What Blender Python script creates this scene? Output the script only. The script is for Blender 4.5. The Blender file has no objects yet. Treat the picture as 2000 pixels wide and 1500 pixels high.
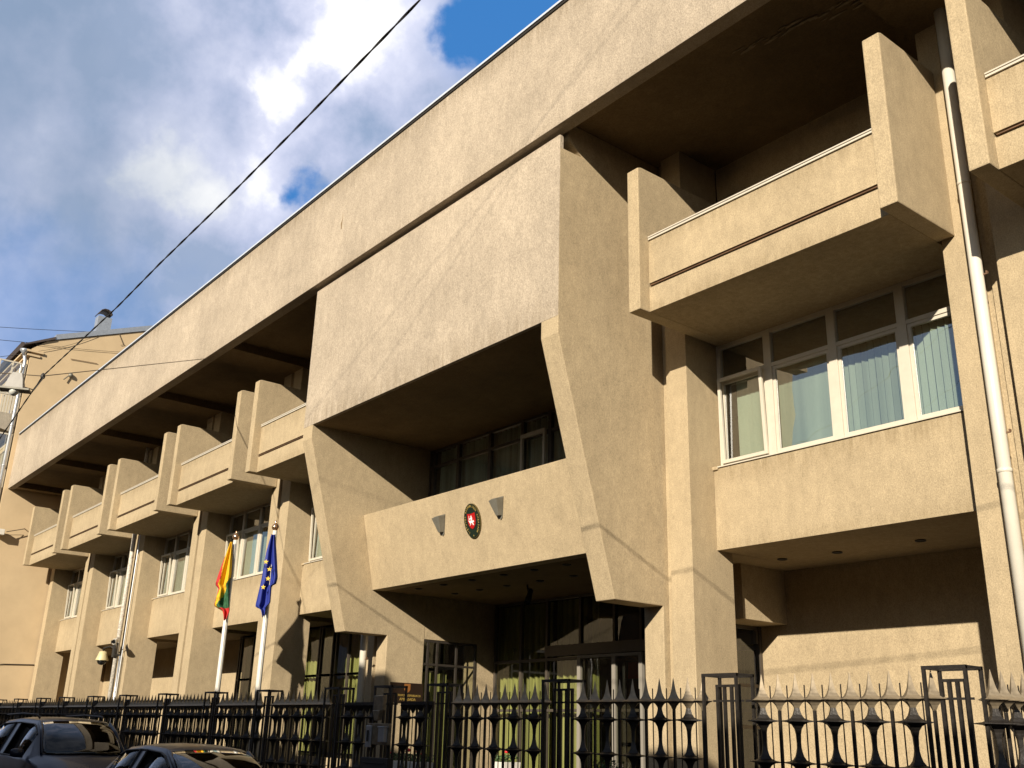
import bpy, bmesh, math, random
from mathutils import Vector, Matrix
random.seed(7)
scene = bpy.context.scene
COL = scene.collection
PI = math.pi

# ---------------------------------------------------------------- materials
def newmat(name):
    m = bpy.data.materials.new(name); m.use_nodes = True
    nt = m.node_tree; b = nt.nodes['Principled BSDF']
    return m, nt, b
def nd(nt, t, **kw):
    n = nt.nodes.new(t)
    for k, v in kw.items():
        if k in n.inputs: n.inputs[k].default_value = v
        else: setattr(n, k, v)
    return n
def ramp(nt, stops):
    r = nt.nodes.new('ShaderNodeValToRGB')
    el = r.color_ramp.elements
    while len(el) < len(stops): el.new(0.5)
    for e, (p, c) in zip(el, stops):
        e.position = p; e.color = (c[0], c[1], c[2], 1) if isinstance(c, tuple) else (c, c, c, 1)
    return r
def mixc(nt, fac, a, b, mode='MIX'):
    m = nt.nodes.new('ShaderNodeMix'); m.data_type = 'RGBA'; m.blend_type = mode
    for i, s in ((0, fac), (6, a), (7, b)):
        if hasattr(s, 'links'): nt.links.new(s, m.inputs[i])
        elif isinstance(s, (int, float)): m.inputs[i].default_value = s
        else: m.inputs[i].default_value = (*s, 1)
    return m.outputs[2]
def simple(name, col, rough=.5, metal=0., noise=0., nscale=6., bump=0., bscale=200., spec=None):
    m, nt, b = newmat(name)
    b.inputs['Base Color'].default_value = (*col, 1); b.inputs['Roughness'].default_value = rough
    b.inputs['Metallic'].default_value = metal
    if spec is not None: b.inputs['Specular IOR Level'].default_value = spec
    tc = nd(nt, 'ShaderNodeTexCoord')
    if noise:
        n = nd(nt, 'ShaderNodeTexNoise', Scale=nscale, Detail=6., Roughness=.6)
        nt.links.new(tc.outputs['Object'], n.inputs['Vector'])
        r = ramp(nt, [(.3, tuple(c*(1-noise) for c in col)), (.7, tuple(min(1, c*(1+noise)) for c in col))])
        nt.links.new(n.outputs['Fac'], r.inputs[0]); nt.links.new(r.outputs[0], b.inputs['Base Color'])
    if bump:
        n = nd(nt, 'ShaderNodeTexNoise', Scale=bscale, Detail=3.)
        nt.links.new(tc.outputs['Object'], n.inputs['Vector'])
        bp = nd(nt, 'ShaderNodeBump', Strength=bump, Distance=.01)
        nt.links.new(n.outputs['Fac'], bp.inputs['Height']); nt.links.new(bp.outputs[0], b.inputs['Normal'])
    return m
def plaster(name, col, rough_amt=.5, blot=.16, streak=.1, grain=.16, gscale=38., lumps=0., grime=()):
    """roughcast render: grain, hand-trowelled vertical drags, damp blotches"""
    m, nt, b = newmat(name); L = nt.links
    b.inputs['Roughness'].default_value = .93; b.inputs['Specular IOR Level'].default_value = .12
    g = nd(nt, 'ShaderNodeNewGeometry')
    def noise(scale, detail, vscale=None, rough=.6, dist=0.):
        mp = nd(nt, 'ShaderNodeMapping'); L.new(g.outputs['Position'], mp.inputs['Vector'])
        if vscale: mp.inputs['Scale'].default_value = vscale
        n = nd(nt, 'ShaderNodeTexNoise', Scale=scale, Detail=detail, Roughness=rough, Distortion=dist)
        L.new(mp.outputs[0], n.inputs['Vector']); return n.outputs['Fac']
    big = noise(.55, 7., rough=.62); st = noise(1.5, 5., (3.2, 3.2, .35)); med = noise(5., 6., (1, 1, .6), .7)
    fine = noise(gscale, 5., (1, 1, .7), .75)
    def mul(inp, lo, hi, a, bb):
        r = ramp(nt, [(a, lo), (bb, hi)]); L.new(inp, r.inputs[0]); return r.outputs[0]
    c = mixc(nt, 1., mul(big, 1-blot, 1+blot*.4, .32, .66), (col[0], col[1], col[2]), 'MULTIPLY')
    c = mixc(nt, 1., c, mul(st, 1-streak, 1+streak*.4, .3, .7), 'MULTIPLY')
    c = mixc(nt, 1., c, mul(med, .92, 1.05, .35, .62), 'MULTIPLY')
    c = mixc(nt, 1., c, mul(noise(16., 4., (1.3, 1.3, .55), .7, .6), .92, 1.04, .32, .6), 'MULTIPLY')
    c = mixc(nt, 1., c, mul(fine, 1-grain, 1+grain*.5, .33, .62), 'MULTIPLY')
    # sparse dark scuffs
    sc = noise(9., 4., (1.4, 1.4, .5), .8, .4)
    c = mixc(nt, 1., c, mul(sc, .72, 1., .26, .36), 'MULTIPLY')
    sep = nd(nt, 'ShaderNodeSeparateXYZ'); L.new(g.outputs['Position'], sep.inputs[0])
    drip = noise(2.2, 6., (5., 5., .5), .7)
    for z0, z1, amt in grime:                      # weathering runs below ledges and along drip edges
        mr = nd(nt, 'ShaderNodeMapRange', interpolation_type='SMOOTHSTEP'); L.new(sep.outputs[2], mr.inputs[0]); mr.inputs[1].default_value = z0; mr.inputs[2].default_value = z1
        sl = nd(nt, 'ShaderNodeMath', operation='LESS_THAN'); L.new(sep.outputs[2], sl.inputs[0]); sl.inputs[1].default_value = max(z0, z1)+.02
        sl2 = nd(nt, 'ShaderNodeMath', operation='GREATER_THAN'); L.new(sep.outputs[2], sl2.inputs[0]); sl2.inputs[1].default_value = min(z0, z1)-.02
        r = ramp(nt, [(.36, 0.), (.64, amt)]); L.new(drip, r.inputs[0]); p = r.outputs[0]
        for q in (mr.outputs[0], sl.outputs[0], sl2.outputs[0]):
            mm = nd(nt, 'ShaderNodeMath', operation='MULTIPLY'); L.new(p, mm.inputs[0]); L.new(q, mm.inputs[1]); p = mm.outputs[0]
        c = mixc(nt, p, c, (col[0]*.38, col[1]*.34, col[2]*.26))
    L.new(c, b.inputs['Base Color'])
    ad = nd(nt, 'ShaderNodeMath', operation='MULTIPLY_ADD'); L.new(med, ad.inputs[0]); ad.inputs[1].default_value = .9+lumps; L.new(fine, ad.inputs[2])
    bp = nd(nt, 'ShaderNodeBump', Strength=rough_amt, Distance=.018); L.new(ad.outputs[0], bp.inputs['Height'])
    L.new(bp.outputs[0], b.inputs['Normal'])
    return m
M = {}
M['cast'] = plaster('roughcast_plaster', (.40, .333, .255), .6, .17, .05, .30, 50., 1.6, grime=((13.9, 14.55, .55), (9.1, 8.33, .4), (12.3, 11.95, .25)))
M['render'] = plaster('smooth_render', (.395, .312, .198), .35, .12, .05, .30, 62.)
M['panel'] = plaster('weathered_render', (.395, .312, .198), .35, .12, .05, .30, 62., grime=((9.35, 9.76, .45), (8.7, 8.42, .35), (5.6, 6.08, .45), (4.95, 4.68, .3)))
M['ceil'] = plaster('soffit_render', (.19, .135, .072), .35, .25, .05, .2, 30.)  # base colour lowered to deepen the shade on the soffits
M['yellow'] = simple('ochre_render', (.49, .375, .235), .95, noise=.07, nscale=.9, bump=.15, bscale=40., spec=.1)
M['pale'] = plaster('pale_render', (.34, .30, .24), .2)
M['opp'] = plaster('grey_brick_render', (.12, .09, .065), .2)
M['white_frame'] = simple('white_window_frame', (.50, .455, .375), .42, noise=.05)
M['grey_frame'] = simple('bronze_frame', (.085, .07, .055), .4, .3, noise=.1)
M['dark_frame'] = simple('shade_darkened_frame', (.035, .028, .022), .5, .2)  # side glazing frames, shade put into the colour
M['paint_white'] = simple('white_paint', (.60, .57, .51), .38, noise=.06, nscale=3.)
M['pipe'] = simple('white_enamel_pipe', (.56, .52, .44), .38, noise=.06, nscale=2.5)
M['pipe_old'] = simple('weathered_white_pipe', (.45, .41, .35), .6, noise=.4, nscale=14.)
M['zinc'] = simple('zinc', (.5, .52, .55), .35, .7, noise=.1)
M['flash'] = simple('roof_flashing', (.62, .66, .72), .35, .3, noise=.05)
M['dark'] = simple('dark_trim', (.02, .017, .014), .6)
M['brownmetal'] = simple('rusty_metal', (.16, .09, .05), .6, .3, noise=.3)
M['iron'] = simple('wrought_iron', (.028, .024, .021), .42, .35, noise=.35, nscale=20., bump=.25, bscale=60.)
M['iron_l'] = simple('sunlit_iron', (.25, .20, .135), .38, .45, noise=.35, nscale=14.)  # lighter copy of the iron, sunlight on the spikes put into its colour
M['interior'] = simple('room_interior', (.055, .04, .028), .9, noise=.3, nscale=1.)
M['red'] = simple('awning_reflection_red', (.45, .03, .02), .7)
M['asphalt'] = simple('asphalt', (.04, .038, .035), .9, noise=.2, nscale=3., bump=.4, bscale=80.)
M['paving'] = simple('paving', (.12, .105, .085), .9, noise=.15, nscale=2.)
M['kerb'] = simple('kerb_stone', (.3, .28, .25), .85, noise=.15)
M['soil'] = simple('soil', (.04, .03, .02), 1.)
M['leaf'] = simple('leaf', (.035, .08, .02), .6, noise=.3)
M['petal'] = simple('petal', (.6, .02, .02), .6)
M['petal_blue'] = simple('violet_petal', (.05, .03, .2), .6)
M['gold'] = simple('gold_lettering', (.55, .38, .10), .4, .5)
M['plaque'] = simple('black_enamel', (.012, .02, .014), .25)
M['plaqueb'] = simple('brown_black_enamel', (.02, .011, .007), .3)
M['oval_rim'] = simple('bronze_rim', (.12, .09, .03), .4, .5)
M['shield_red'] = simple('red_enamel', (.36, .008, .008), .4)
M['silver'] = simple('silver_paint', (.75, .74, .72), .4)
M['lampgrey'] = simple('grey_lamp_housing', (.17, .16, .13), .5, .2, noise=.15)
M['rubber'] = simple('black_cable', (.018, .016, .015), .6)
M['wire'] = simple('steel_wire', (.12, .09, .06), .5, .4)
M['fl_yellow'] = simple('yellow_cloth', (.62, .36, .008), .8)
M['fl_green'] = simple('green_cloth', (.02, .09, .035), .8)
M['fl_red'] = simple('red_flag_cloth', (.42, .014, .012), .8)
M['fl_blue'] = simple('blue_cloth', (.008, .02, .20), .7)
M['star'] = simple('yellow_star', (.6, .4, .05), .8)
M['goldball'] = simple('polished_brass', (.75, .45, .25), .15, .9)
M['cream'] = simple('cream_plastic', (.5, .43, .24), .5)
M['black_glass'] = simple('black_dome', (.01, .01, .01), .1)
M['lampglass'] = simple('lamp_diffuser', (.6, .6, .55), .3)
M['rooftin'] = simple('roof_tin', (.06, .045, .04), .6, noise=.2)
M['tyre'] = simple('tyre', (.02, .02, .02), .8)
M['headl'] = simple('lamp_lens', (.6, .6, .6), .1)
M['tail'] = simple('tail_lamp', (.6, .02, .01), .2)
def carpaint(name, col):
    m, nt, b = newmat(name)
    b.inputs['Base Color'].default_value = (*col, 1); b.inputs['Metallic'].default_value = .0; b.inputs['Specular IOR Level'].default_value = .3
    b.inputs['Roughness'].default_value = .32; b.inputs['Coat Weight'].default_value = .12; b.inputs['Coat Roughness'].default_value = .05
    n = nd(nt, 'ShaderNodeTexNoise', Scale=3., Detail=5.); tc = nd(nt, 'ShaderNodeTexCoord'); nt.links.new(tc.outputs['Object'], n.inputs['Vector'])
    r = ramp(nt, [(.35, tuple(c*.8 for c in col)), (.7, tuple(c*1.25+.008 for c in col))]); nt.links.new(n.outputs['Fac'], r.inputs[0]); nt.links.new(r.outputs[0], b.inputs['Base Color'])
    return m
M['car_blue'] = carpaint('dark_blue_paint', (.006, .010, .024))
M['car_grey'] = carpaint('blue_grey_paint', (.011, .016, .030))
def glass(name, tint, base_ref=.12, rough=0.):
    m, nt, b = newmat(name); nt.nodes.remove(b); out = nt.nodes['Material Output']
    tr = nd(nt, 'ShaderNodeBsdfTransparent'); tr.inputs['Color'].default_value = (*tint, 1)
    gl = nd(nt, 'ShaderNodeBsdfGlossy'); gl.inputs['Roughness'].default_value = rough; gl.inputs['Color'].default_value = (.95, .97, 1, 1)
    fr = nd(nt, 'ShaderNodeFresnel', IOR=1.5)
    ma = nd(nt, 'ShaderNodeMath', operation='MULTIPLY_ADD'); ma.use_clamp = True
    nt.links.new(fr.outputs[0], ma.inputs[0]); ma.inputs[1].default_value = 1.3; ma.inputs[2].default_value = base_ref
    gb = nd(nt, 'ShaderNodeNewGeometry'); iv = nd(nt, 'ShaderNodeMath', operation='SUBTRACT'); iv.inputs[0].default_value = 1.; nt.links.new(gb.outputs['Backfacing'], iv.inputs[1])
    mm = nd(nt, 'ShaderNodeMath', operation='MULTIPLY'); nt.links.new(ma.outputs[0], mm.inputs[0]); nt.links.new(iv.outputs[0], mm.inputs[1])
    mx = nd(nt, 'ShaderNodeMixShader'); nt.links.new(mm.outputs[0], mx.inputs[0]); nt.links.new(tr.outputs[0], mx.inputs[1]); nt.links.new(gl.outputs[0], mx.inputs[2])
    # old panes are never perfectly flat
    g = nd(nt, 'ShaderNodeNewGeometry'); n = nd(nt, 'ShaderNodeTexNoise', Scale=.9, Detail=2.); nt.links.new(g.outputs['Position'], n.inputs['Vector'])
    bp = nd(nt, 'ShaderNodeBump', Strength=.12, Distance=.05); nt.links.new(n.outputs['Fac'], bp.inputs['Height']); nt.links.new(bp.outputs[0], gl.inputs['Normal'])
    nt.links.new(mx.outputs[0], out.inputs['Surface'])
    return m
M['glass'] = glass('window_glass', (.88, .92, .92), .27)
M['glass_dk'] = glass('shop_glass', (.86, .87, .83), .04)
M['carglass'] = glass('car_glass', (.16, .19, .20), .0)
def curtainmat(name, col, scale):
    m, nt, b = newmat(name); L = nt.links; g = nd(nt, 'ShaderNodeNewGeometry')
    mp = nd(nt, 'ShaderNodeMapping'); mp.inputs['Scale'].default_value = (1, 1, .02); L.new(g.outputs['Position'], mp.inputs[0])
    n = nd(nt, 'ShaderNodeTexNoise', Scale=scale, Detail=3.); L.new(mp.outputs[0], n.inputs['Vector'])
    r = ramp(nt, [(.35, tuple(c*.55 for c in col)), (.62, col)]); L.new(n.outputs['Fac'], r.inputs[0]); L.new(r.outputs[0], b.inputs['Base Color'])
    b.inputs['Roughness'].default_value = .9
    return m
M['curtain'] = curtainmat('green_curtain', (.34, .34, .12), 7.)
M['blind'] = curtainmat('pale_green_blind', (.46, .49, .36), 2.5)
M['netcurtain'] = curtainmat('white_net_curtain', (.55, .6, .5), 7.)

# ---------------------------------------------------------------- mesh helpers
def bmn(): return bmesh.new()
def bx(bm, x0, x1, y0, y1, z0, z1, mi=0):
    v = [bm.verts.new(p) for p in ((x0,y0,z0),(x1,y0,z0),(x1,y1,z0),(x0,y1,z0),(x0,y0,z1),(x1,y0,z1),(x1,y1,z1),(x0,y1,z1))]
    for f in ((0,3,2,1),(4,5,6,7),(0,1,5,4),(1,2,6,5),(2,3,7,6),(3,0,4,7)):
        bm.faces.new([v[i] for i in f]).material_index = mi
def prism(bm, pts, axis, a, b, mi=0):
    """extrude a polygon: axis X -> pts are (y,z); axis Z -> (x,y); axis Y -> (x,z)"""
    def P(p, t): return {'X': (t, p[0], p[1]), 'Y': (p[0], t, p[1]), 'Z': (p[0], p[1], t)}[axis]
    A = [bm.verts.new(P(p, a)) for p in pts]; B = [bm.verts.new(P(p, b)) for p in pts]
    n = len(pts); fs = [bm.faces.new(A), bm.faces.new(B[::-1])]
    for i in range(n): fs.append(bm.faces.new((A[i], B[i], B[(i+1) % n], A[(i+1) % n])))
    for f in fs: f.material_index = mi
def tube(bm, pts, r, seg=10, mi=0, cap=True):
    pts = [Vector(p) for p in pts]; rings = []
    rr = r if isinstance(r, (list, tuple)) else [r]*len(pts)
    up = None
    for i, p in enumerate(pts):
        d = (pts[min(i+1, len(pts)-1)]-pts[max(i-1, 0)]).normalized()
        if up is None: up = d.orthogonal().normalized()
        up = (up-d*up.dot(d)).normalized(); s = d.cross(up)
        rings.append([bm.verts.new(p+(up*math.cos(2*PI*k/seg)+s*math.sin(2*PI*k/seg))*rr[i]) for k in range(seg)])
    for a, b in zip(rings, rings[1:]):
        for k in range(seg):
            f = bm.faces.new((a[k], a[(k+1) % seg], b[(k+1) % seg], b[k])); f.smooth = seg > 6; f.material_index = mi
    if cap:
        bm.faces.new(rings[0][::-1]).material_index = mi; bm.faces.new(rings[-1]).material_index = mi
def lathe(bm, prof, c=(0,0,0), seg=16, mi=0, rot=0., smooth=True):
    rings = []
    for r, z in prof:
        rings.append([bm.verts.new((c[0]+max(r, 1e-4)*math.cos(rot+2*PI*k/seg), c[1]+max(r, 1e-4)*math.sin(rot+2*PI*k/seg), c[2]+z)) for k in range(seg)])
    for a, b in zip(rings, rings[1:]):
        for k in range(seg):
            f = bm.faces.new((a[k], a[(k+1) % seg], b[(k+1) % seg], b[k])); f.smooth = smooth; f.material_index = mi
    bm.faces.new(rings[0][::-1]).material_index = mi; bm.faces.new(rings[-1]).material_index = mi
def obj(name, bm, mats, parent=None, bevel=0., loc=None, label=None):
    bmesh.ops.recalc_face_normals(bm, faces=bm.faces[:])
    if bevel:
        es = [e for e in bm.edges if len(e.link_faces) == 2 and e.calc_face_angle(0) > .5]
        bmesh.ops.bevel(bm, geom=es, offset=bevel, segments=2, affect='EDGES', profile=.6)
    me = bpy.data.meshes.new(name); bm.to_mesh(me); bm.free()
    for m in (mats if isinstance(mats, (list, tuple)) else [mats]): me.materials.append(m)
    o = bpy.data.objects.new(name, me); COL.objects.link(o)
    if parent: o.parent = parent
    if loc: o.location = loc
    if label: o['label'] = label
    return o
def tag(o, label, cat, group=None):
    o['label'] = label; o['category'] = cat
    if group: o['group'] = group
    return o
def thing(name, label, cat, loc=(0,0,0), group=None):
    o = bpy.data.objects.new(name, None); COL.objects.link(o); o.location = loc; o.empty_display_size = .3
    return tag(o, label, cat, group)
def struct(name, bm, m, **k):
    o = obj(name, bm, m, **k); o['kind'] = 'structure'; return o
def copyo(o, parent, loc=None):
    c = o.copy(); COL.objects.link(c); c.parent = parent
    if loc is not None: c.location = loc
    return c
def textbm(bm, s, size, origin, ux, uy, depth=.004, mi=0, align='CENTER'):
    """real lettering: text curve turned into faces, laid on the plane (ux, uy)"""
    cu = bpy.data.curves.new('t', 'FONT'); cu.body = s; cu.size = size; cu.align_x = align; cu.align_y = 'CENTER'; cu.extrude = depth/2
    to = bpy.data.objects.new('t', cu); COL.objects.link(to)
    dg = bpy.context.evaluated_depsgraph_get(); me = to.evaluated_get(dg).to_mesh()
    ux = Vector(ux).normalized(); uy = Vector(uy).normalized(); un = ux.cross(uy); o = Vector(origin)
    vs = [bm.verts.new(o+ux*v.co.x+uy*v.co.y+un*v.co.z) for v in me.vertices]
    for p in me.polygons:
        try: bm.faces.new([vs[i] for i in p.vertices]).material_index = mi
        except ValueError: pass
    to.evaluated_get(dg).to_mesh_clear(); bpy.data.objects.remove(to); bpy.data.curves.remove(cu)

# ---------------------------------------------------------------- dimensions (metres)
B = [0, -5.929, -15.090, -21.090, -27.090, -33.090, -39.090, -45.090, ]
XW = -45.34                                   # gable of the ochre neighbour
Yc, Yp, Yf, Ypar, Ya = -2.554, -2.404, -1.457, -1.228, .627
Zct, Zcb, Zk, Zo, Zft, Zfb, Zsb, Zpt, Zg, Zs, Zab = 14.562, 11.941, 8.013, 8.324, 11.134, 8.405, 8.408, 9.797, 8.89, 6.088, 4.675
FB = (-1.126, 3.746)
g, tf = .485, .263
TZ = .45                                      # level of the paved forecourt

# ================================================================ the embassy
EB = thing('embassy_building', 'long beige roughcast concrete building with overhanging cornice and boxy balconies', 'building')
# cornice beam
bm = bmn(); bx(bm, XW+.004, 8.0, Yc, Yc+.28, Zcb, Zct)
obj('cornice', bm, M['cast'], EB, .012)
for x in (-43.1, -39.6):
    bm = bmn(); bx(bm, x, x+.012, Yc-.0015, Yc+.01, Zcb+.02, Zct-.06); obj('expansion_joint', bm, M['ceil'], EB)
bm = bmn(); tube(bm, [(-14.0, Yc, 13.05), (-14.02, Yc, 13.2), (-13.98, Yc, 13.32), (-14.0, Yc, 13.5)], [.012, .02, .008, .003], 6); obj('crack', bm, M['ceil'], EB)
bm = bmn(); bx(bm, XW+.3, 8.0, Yc-.05, Yc+.35, Zct, Zct+.05); obj('roof_flashing', bm, M['flash'], EB)
bm = bmn(); bx(bm, XW+.3, 8.0, Yc-.028, Yc-.002, Zct-.055, Zct-.002); obj('shadow_line_strip', bm, M['dark'], EB)  # dark strip drawn in as the shadow line under the flashing
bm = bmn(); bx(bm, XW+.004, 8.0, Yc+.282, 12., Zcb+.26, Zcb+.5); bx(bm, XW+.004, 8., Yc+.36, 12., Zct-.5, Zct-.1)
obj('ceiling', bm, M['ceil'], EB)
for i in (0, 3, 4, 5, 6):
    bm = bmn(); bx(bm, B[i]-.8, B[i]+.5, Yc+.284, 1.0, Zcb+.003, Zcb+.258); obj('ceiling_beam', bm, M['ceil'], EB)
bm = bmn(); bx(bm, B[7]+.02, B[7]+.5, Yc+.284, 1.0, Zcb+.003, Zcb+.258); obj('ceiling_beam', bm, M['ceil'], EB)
# flaking paint under the cornice ceiling
bm = bmn()
for k in range(30):
    t = k/29; x = -2.9+2.3*t+random.uniform(-.06, .06); y = -1.45+.42*t+random.uniform(-.07, .07)*(1+2*t)
    n = random.randint(6, 8); r = random.uniform(.02, .07); a0 = random.random()*6
    pts = [(x+r*random.uniform(.5, 1.2)*math.cos(a0+2*PI*j/n)*3.2, y+r*random.uniform(.5, 1.2)*math.sin(a0+2*PI*j/n)*.5) for j in range(n)]
    prism(bm, pts, 'Z', Zcb+.258-random.uniform(.004, .03), Zcb+.2585)
obj('flaking_paint', bm, simple('flaked_render', (.30, .23, .14), .95, noise=.3), EB)

# paired pillars
def pillar(x, parts, back=1.03, z0=0., z1=Zcb+.258, gy=.13):
    """parts: list of (x0,x1,yfront)"""
    bm = bmn(); pts = []
    for a, b, y in parts: pts += [(x+a, y), (x+b, y)]
    pts += [(x+parts[-1][1], back), (x+parts[0][0], back)]
    prism(bm, pts, 'Z', z0, z1)
    return obj('pillar', bm, M['render'], EB, .008)
for i in (3, 4, 5, 6): pillar(B[i], [(-.77, -.28, 0), (-.28, -.11, .13), (-.11, .43, 0)])
pillar(B[7], [(-.11, .43, 0)])
pillar(0, [(-6.165, -5.975, .13), (-5.975, -5.5, 0)])
pillar(B[2], [(-.77, -.28, 0), (-.28, -.165, .13)])
pillar(0, [(-.69, -.36, 0), (-.36, -.30, .28), (-.30, -.21, .33), (-.21, .02, .28), (.02, .62, 0)])

# portal: two fins, one deep panel
for xo, xi in ((-6.17, -6.61), (-14.81, -15.25)):
    bm = bmn()
    prism(bm, [(Yp, 11.6), (Yp, Zk), FB, (0., FB[1]), (0., 0.), (1.035, 0.), (1.035, Zcb+.25), (-2.2, Zcb+.25), (-2.2, 11.85), (-1.87, 11.6)], 'X', xi, xo)
    obj('portal_fin', bm, M['render'] , EB, .016)
bm = bmn(); bx(bm, -15.248, -6.172, Yp-.004, -2.32, Zo, 11.86)
obj('portal_panel', bm, M['cast'], EB, .008)
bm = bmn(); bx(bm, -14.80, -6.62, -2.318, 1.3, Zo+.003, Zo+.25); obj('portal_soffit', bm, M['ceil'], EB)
bm = bmn(); bx(bm, -14.80, -6.62, -2.318, -1.9, Zo+.26, 11.9); bx(bm, -14.8, -6.62, -.0, 1.0, Zo+.26, 11.9); obj('upper_wall', bm, M['render'], EB)
# entrance balcony: inclined parapet + soffit
bm = bmn(); prism(bm, [(-.871, 6.422), (-.489, 4.727), (-.20, 4.727), (-.6, 6.422)], 'X', -14.805, -6.615)
obj('entrance_parapet', bm, M['render'], EB, .008)
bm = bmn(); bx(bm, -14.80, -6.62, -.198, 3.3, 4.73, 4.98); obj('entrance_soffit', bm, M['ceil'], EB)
LAMPS = [(x, .10) for x in (-13.76, -12.77, -11.72, -10.64, -9.67, -8.71)] + [(x, 1.12) for x in (-13.77, -12.82, -11.82, -10.7, -9.65, -8.6)]
def downlights(pts, z):
    for x, y in pts:
        bm = bmn(); lathe(bm, [(.085, 0), (.085, -.018), (.065, -.02), (.062, -.006)], (0, 0, 0), 20)
        obj('recessed_light', bm, M['dark'], EB, loc=(x, y, z-.001))
downlights(LAMPS, 4.73)

# windows -----------------------------------------------------------------
def window(x0, x1, mull, z0, z1, zt, y, fw=.07, mat='white_frame', mw=.10, blind=None, openleft=False, glassm='glass', depth=.08, extra=(), blindgap=.16, blindz=None):
    bm = bmn()
    bx(bm, x0, x0+fw, y, y+depth, z0, z1); bx(bm, x1-fw, x1, y, y+depth, z0, z1)
    xs = [x0+fw/2]+list(mull)+[x1-fw/2]
    for m_ in mull: bx(bm, m_-mw/2, m_+mw/2, y-.004, y+depth, z0, z1)
    for a, b in zip(xs, xs[1:]):
        aa = a+(mw/2 if a in mull else fw/2)+.001; bb = b-(mw/2 if b in mull else fw/2)-.001
        for zz, h in [(z0, fw), (z1-fw, fw)]+[(t-.035, .07) for t in ([zt] if zt else [])]+[(t-.03, .06) for t in extra]:
            bx(bm, aa, bb, y+.003, y+depth, zz, zz+h)
        if mat == 'white_frame' and zt:       # inner casement frame
            c0, c1, d0, d1 = aa, bb, z0+fw+.001, zt-.036; w = .055
            for r in ((c0, c0+w, d0, d1), (c1-w, c1, d0, d1), (c0+w, c1-w, d0, d0+w), (c0+w, c1-w, d1-w, d1)):
                bx(bm, r[0], r[1], y+.022, y+depth-.005, r[2], r[3])
    w = obj('window', bm, M[mat], EB, .004)
    bm = bmn(); bx(bm, x0+.02, x1-.02, y+.045, y+.055, z0+.02, z1-.02); obj('pane', bm, M[glassm], w)
    if openleft:
        a, b = xs[0]+.05, xs[1]-mw/2+.01; bm = bmn(); t = zt-.01; zb = z0+fw
        for r in ((a, a+.06, zb, t), (b-.06, b, zb, t), (a+.06, b-.06, zb, zb+.06), (a+.06, b-.06, t-.06, t)):
            bx(bm, r[0], r[1], -.06, -.012, r[2]-zb, r[3]-zb)
        s = obj('open_casement', bm, M['white_frame'], w, .004, loc=(0, y, zb)); s.rotation_euler = (math.radians(2.2), 0, 0)
    if blind:
        kind, segs = blind
        bm = bmn(); yy = y+blindgap
        for a, b in segs:
            if kind == 'slats':
                x = a; openb = a > (x0+x1)/2
                while x < b-.02:
                    ang = random.uniform(.25, .55) if openb else random.uniform(.05, .16); cw = .098*math.cos(ang); sw = .098*math.sin(ang)
                    if random.random() < .06: cw *= .5
                    pts = [(x, yy), (x+cw, yy+sw), (x+cw, yy+sw+.002), (x, yy+.002)]
                    prism(bm, pts, 'Z', z0+.08, (zt or z1)-.05); x += .118 if openb else .1
            else:
                n = int((b-a)/.03); zz0, zz1 = (blindz or (z0+.05, z1-.05)); prev = None
                for k in range(n+1):
                    x = a+(b-a)*k/n; yv = yy+.045*math.sin(x*31)+.025*math.sin(x*57+1)
                    v = (bm.verts.new((x, yv, zz0)), bm.verts.new((x, yv, zz1)))
                    if prev: bm.faces.new((prev[0], v[0], v[1], prev[1])).smooth = True
                    prev = v
        obj('blind' if kind == 'slats' else 'curtain', bm, M['blind' if kind == 'slats' else ('curtain' if kind == 'drape' else 'netcurtain')], w)
    return w

def bay(i, xr, first=False):
    """one office bay: x from pillar right side to next pillar's left side"""
    xl = B[i]+.43
    if i == 1: xl = -5.5
    # apron under the window, with its deep soffit
    bm = bmn(); prism(bm, [(Ya, Zab), (Ya, Zs), (1.3, Zs), (1.3, Zab+.25), (3.4, Zab+.25), (3.4, Zab)], 'X', xl+.003, xr-.003)
    obj('apron', bm, M['panel'], EB, .006)
    bm = bmn(); bx(bm, xl+.004, xr-.004, Ya-.03, .84, Zs+.002, Zs+.022); o = obj('sill', bm, M['white_frame'], EB)
    bm = bmn(); bx(bm, xl-.05, xl+.11, Ya-.04, Ya+.05, Zs-.035, Zs+.03); obj('sill_stop', bm, M['render'], o, .02)
    L = xr-xl; mu = [xl+L*t for t in (.235, .50, .755)]
    window(xl+.02, xr-.02, mu, Zs+.024, Zsb-.002, 7.74, .80, .075, mw=.15,
           blind=('slats', [(xl+.1+(.22 if i == 1 else 0), mu[1]-.0), (mu[1]+.05, xr-.1)]), openleft=True)
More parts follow.
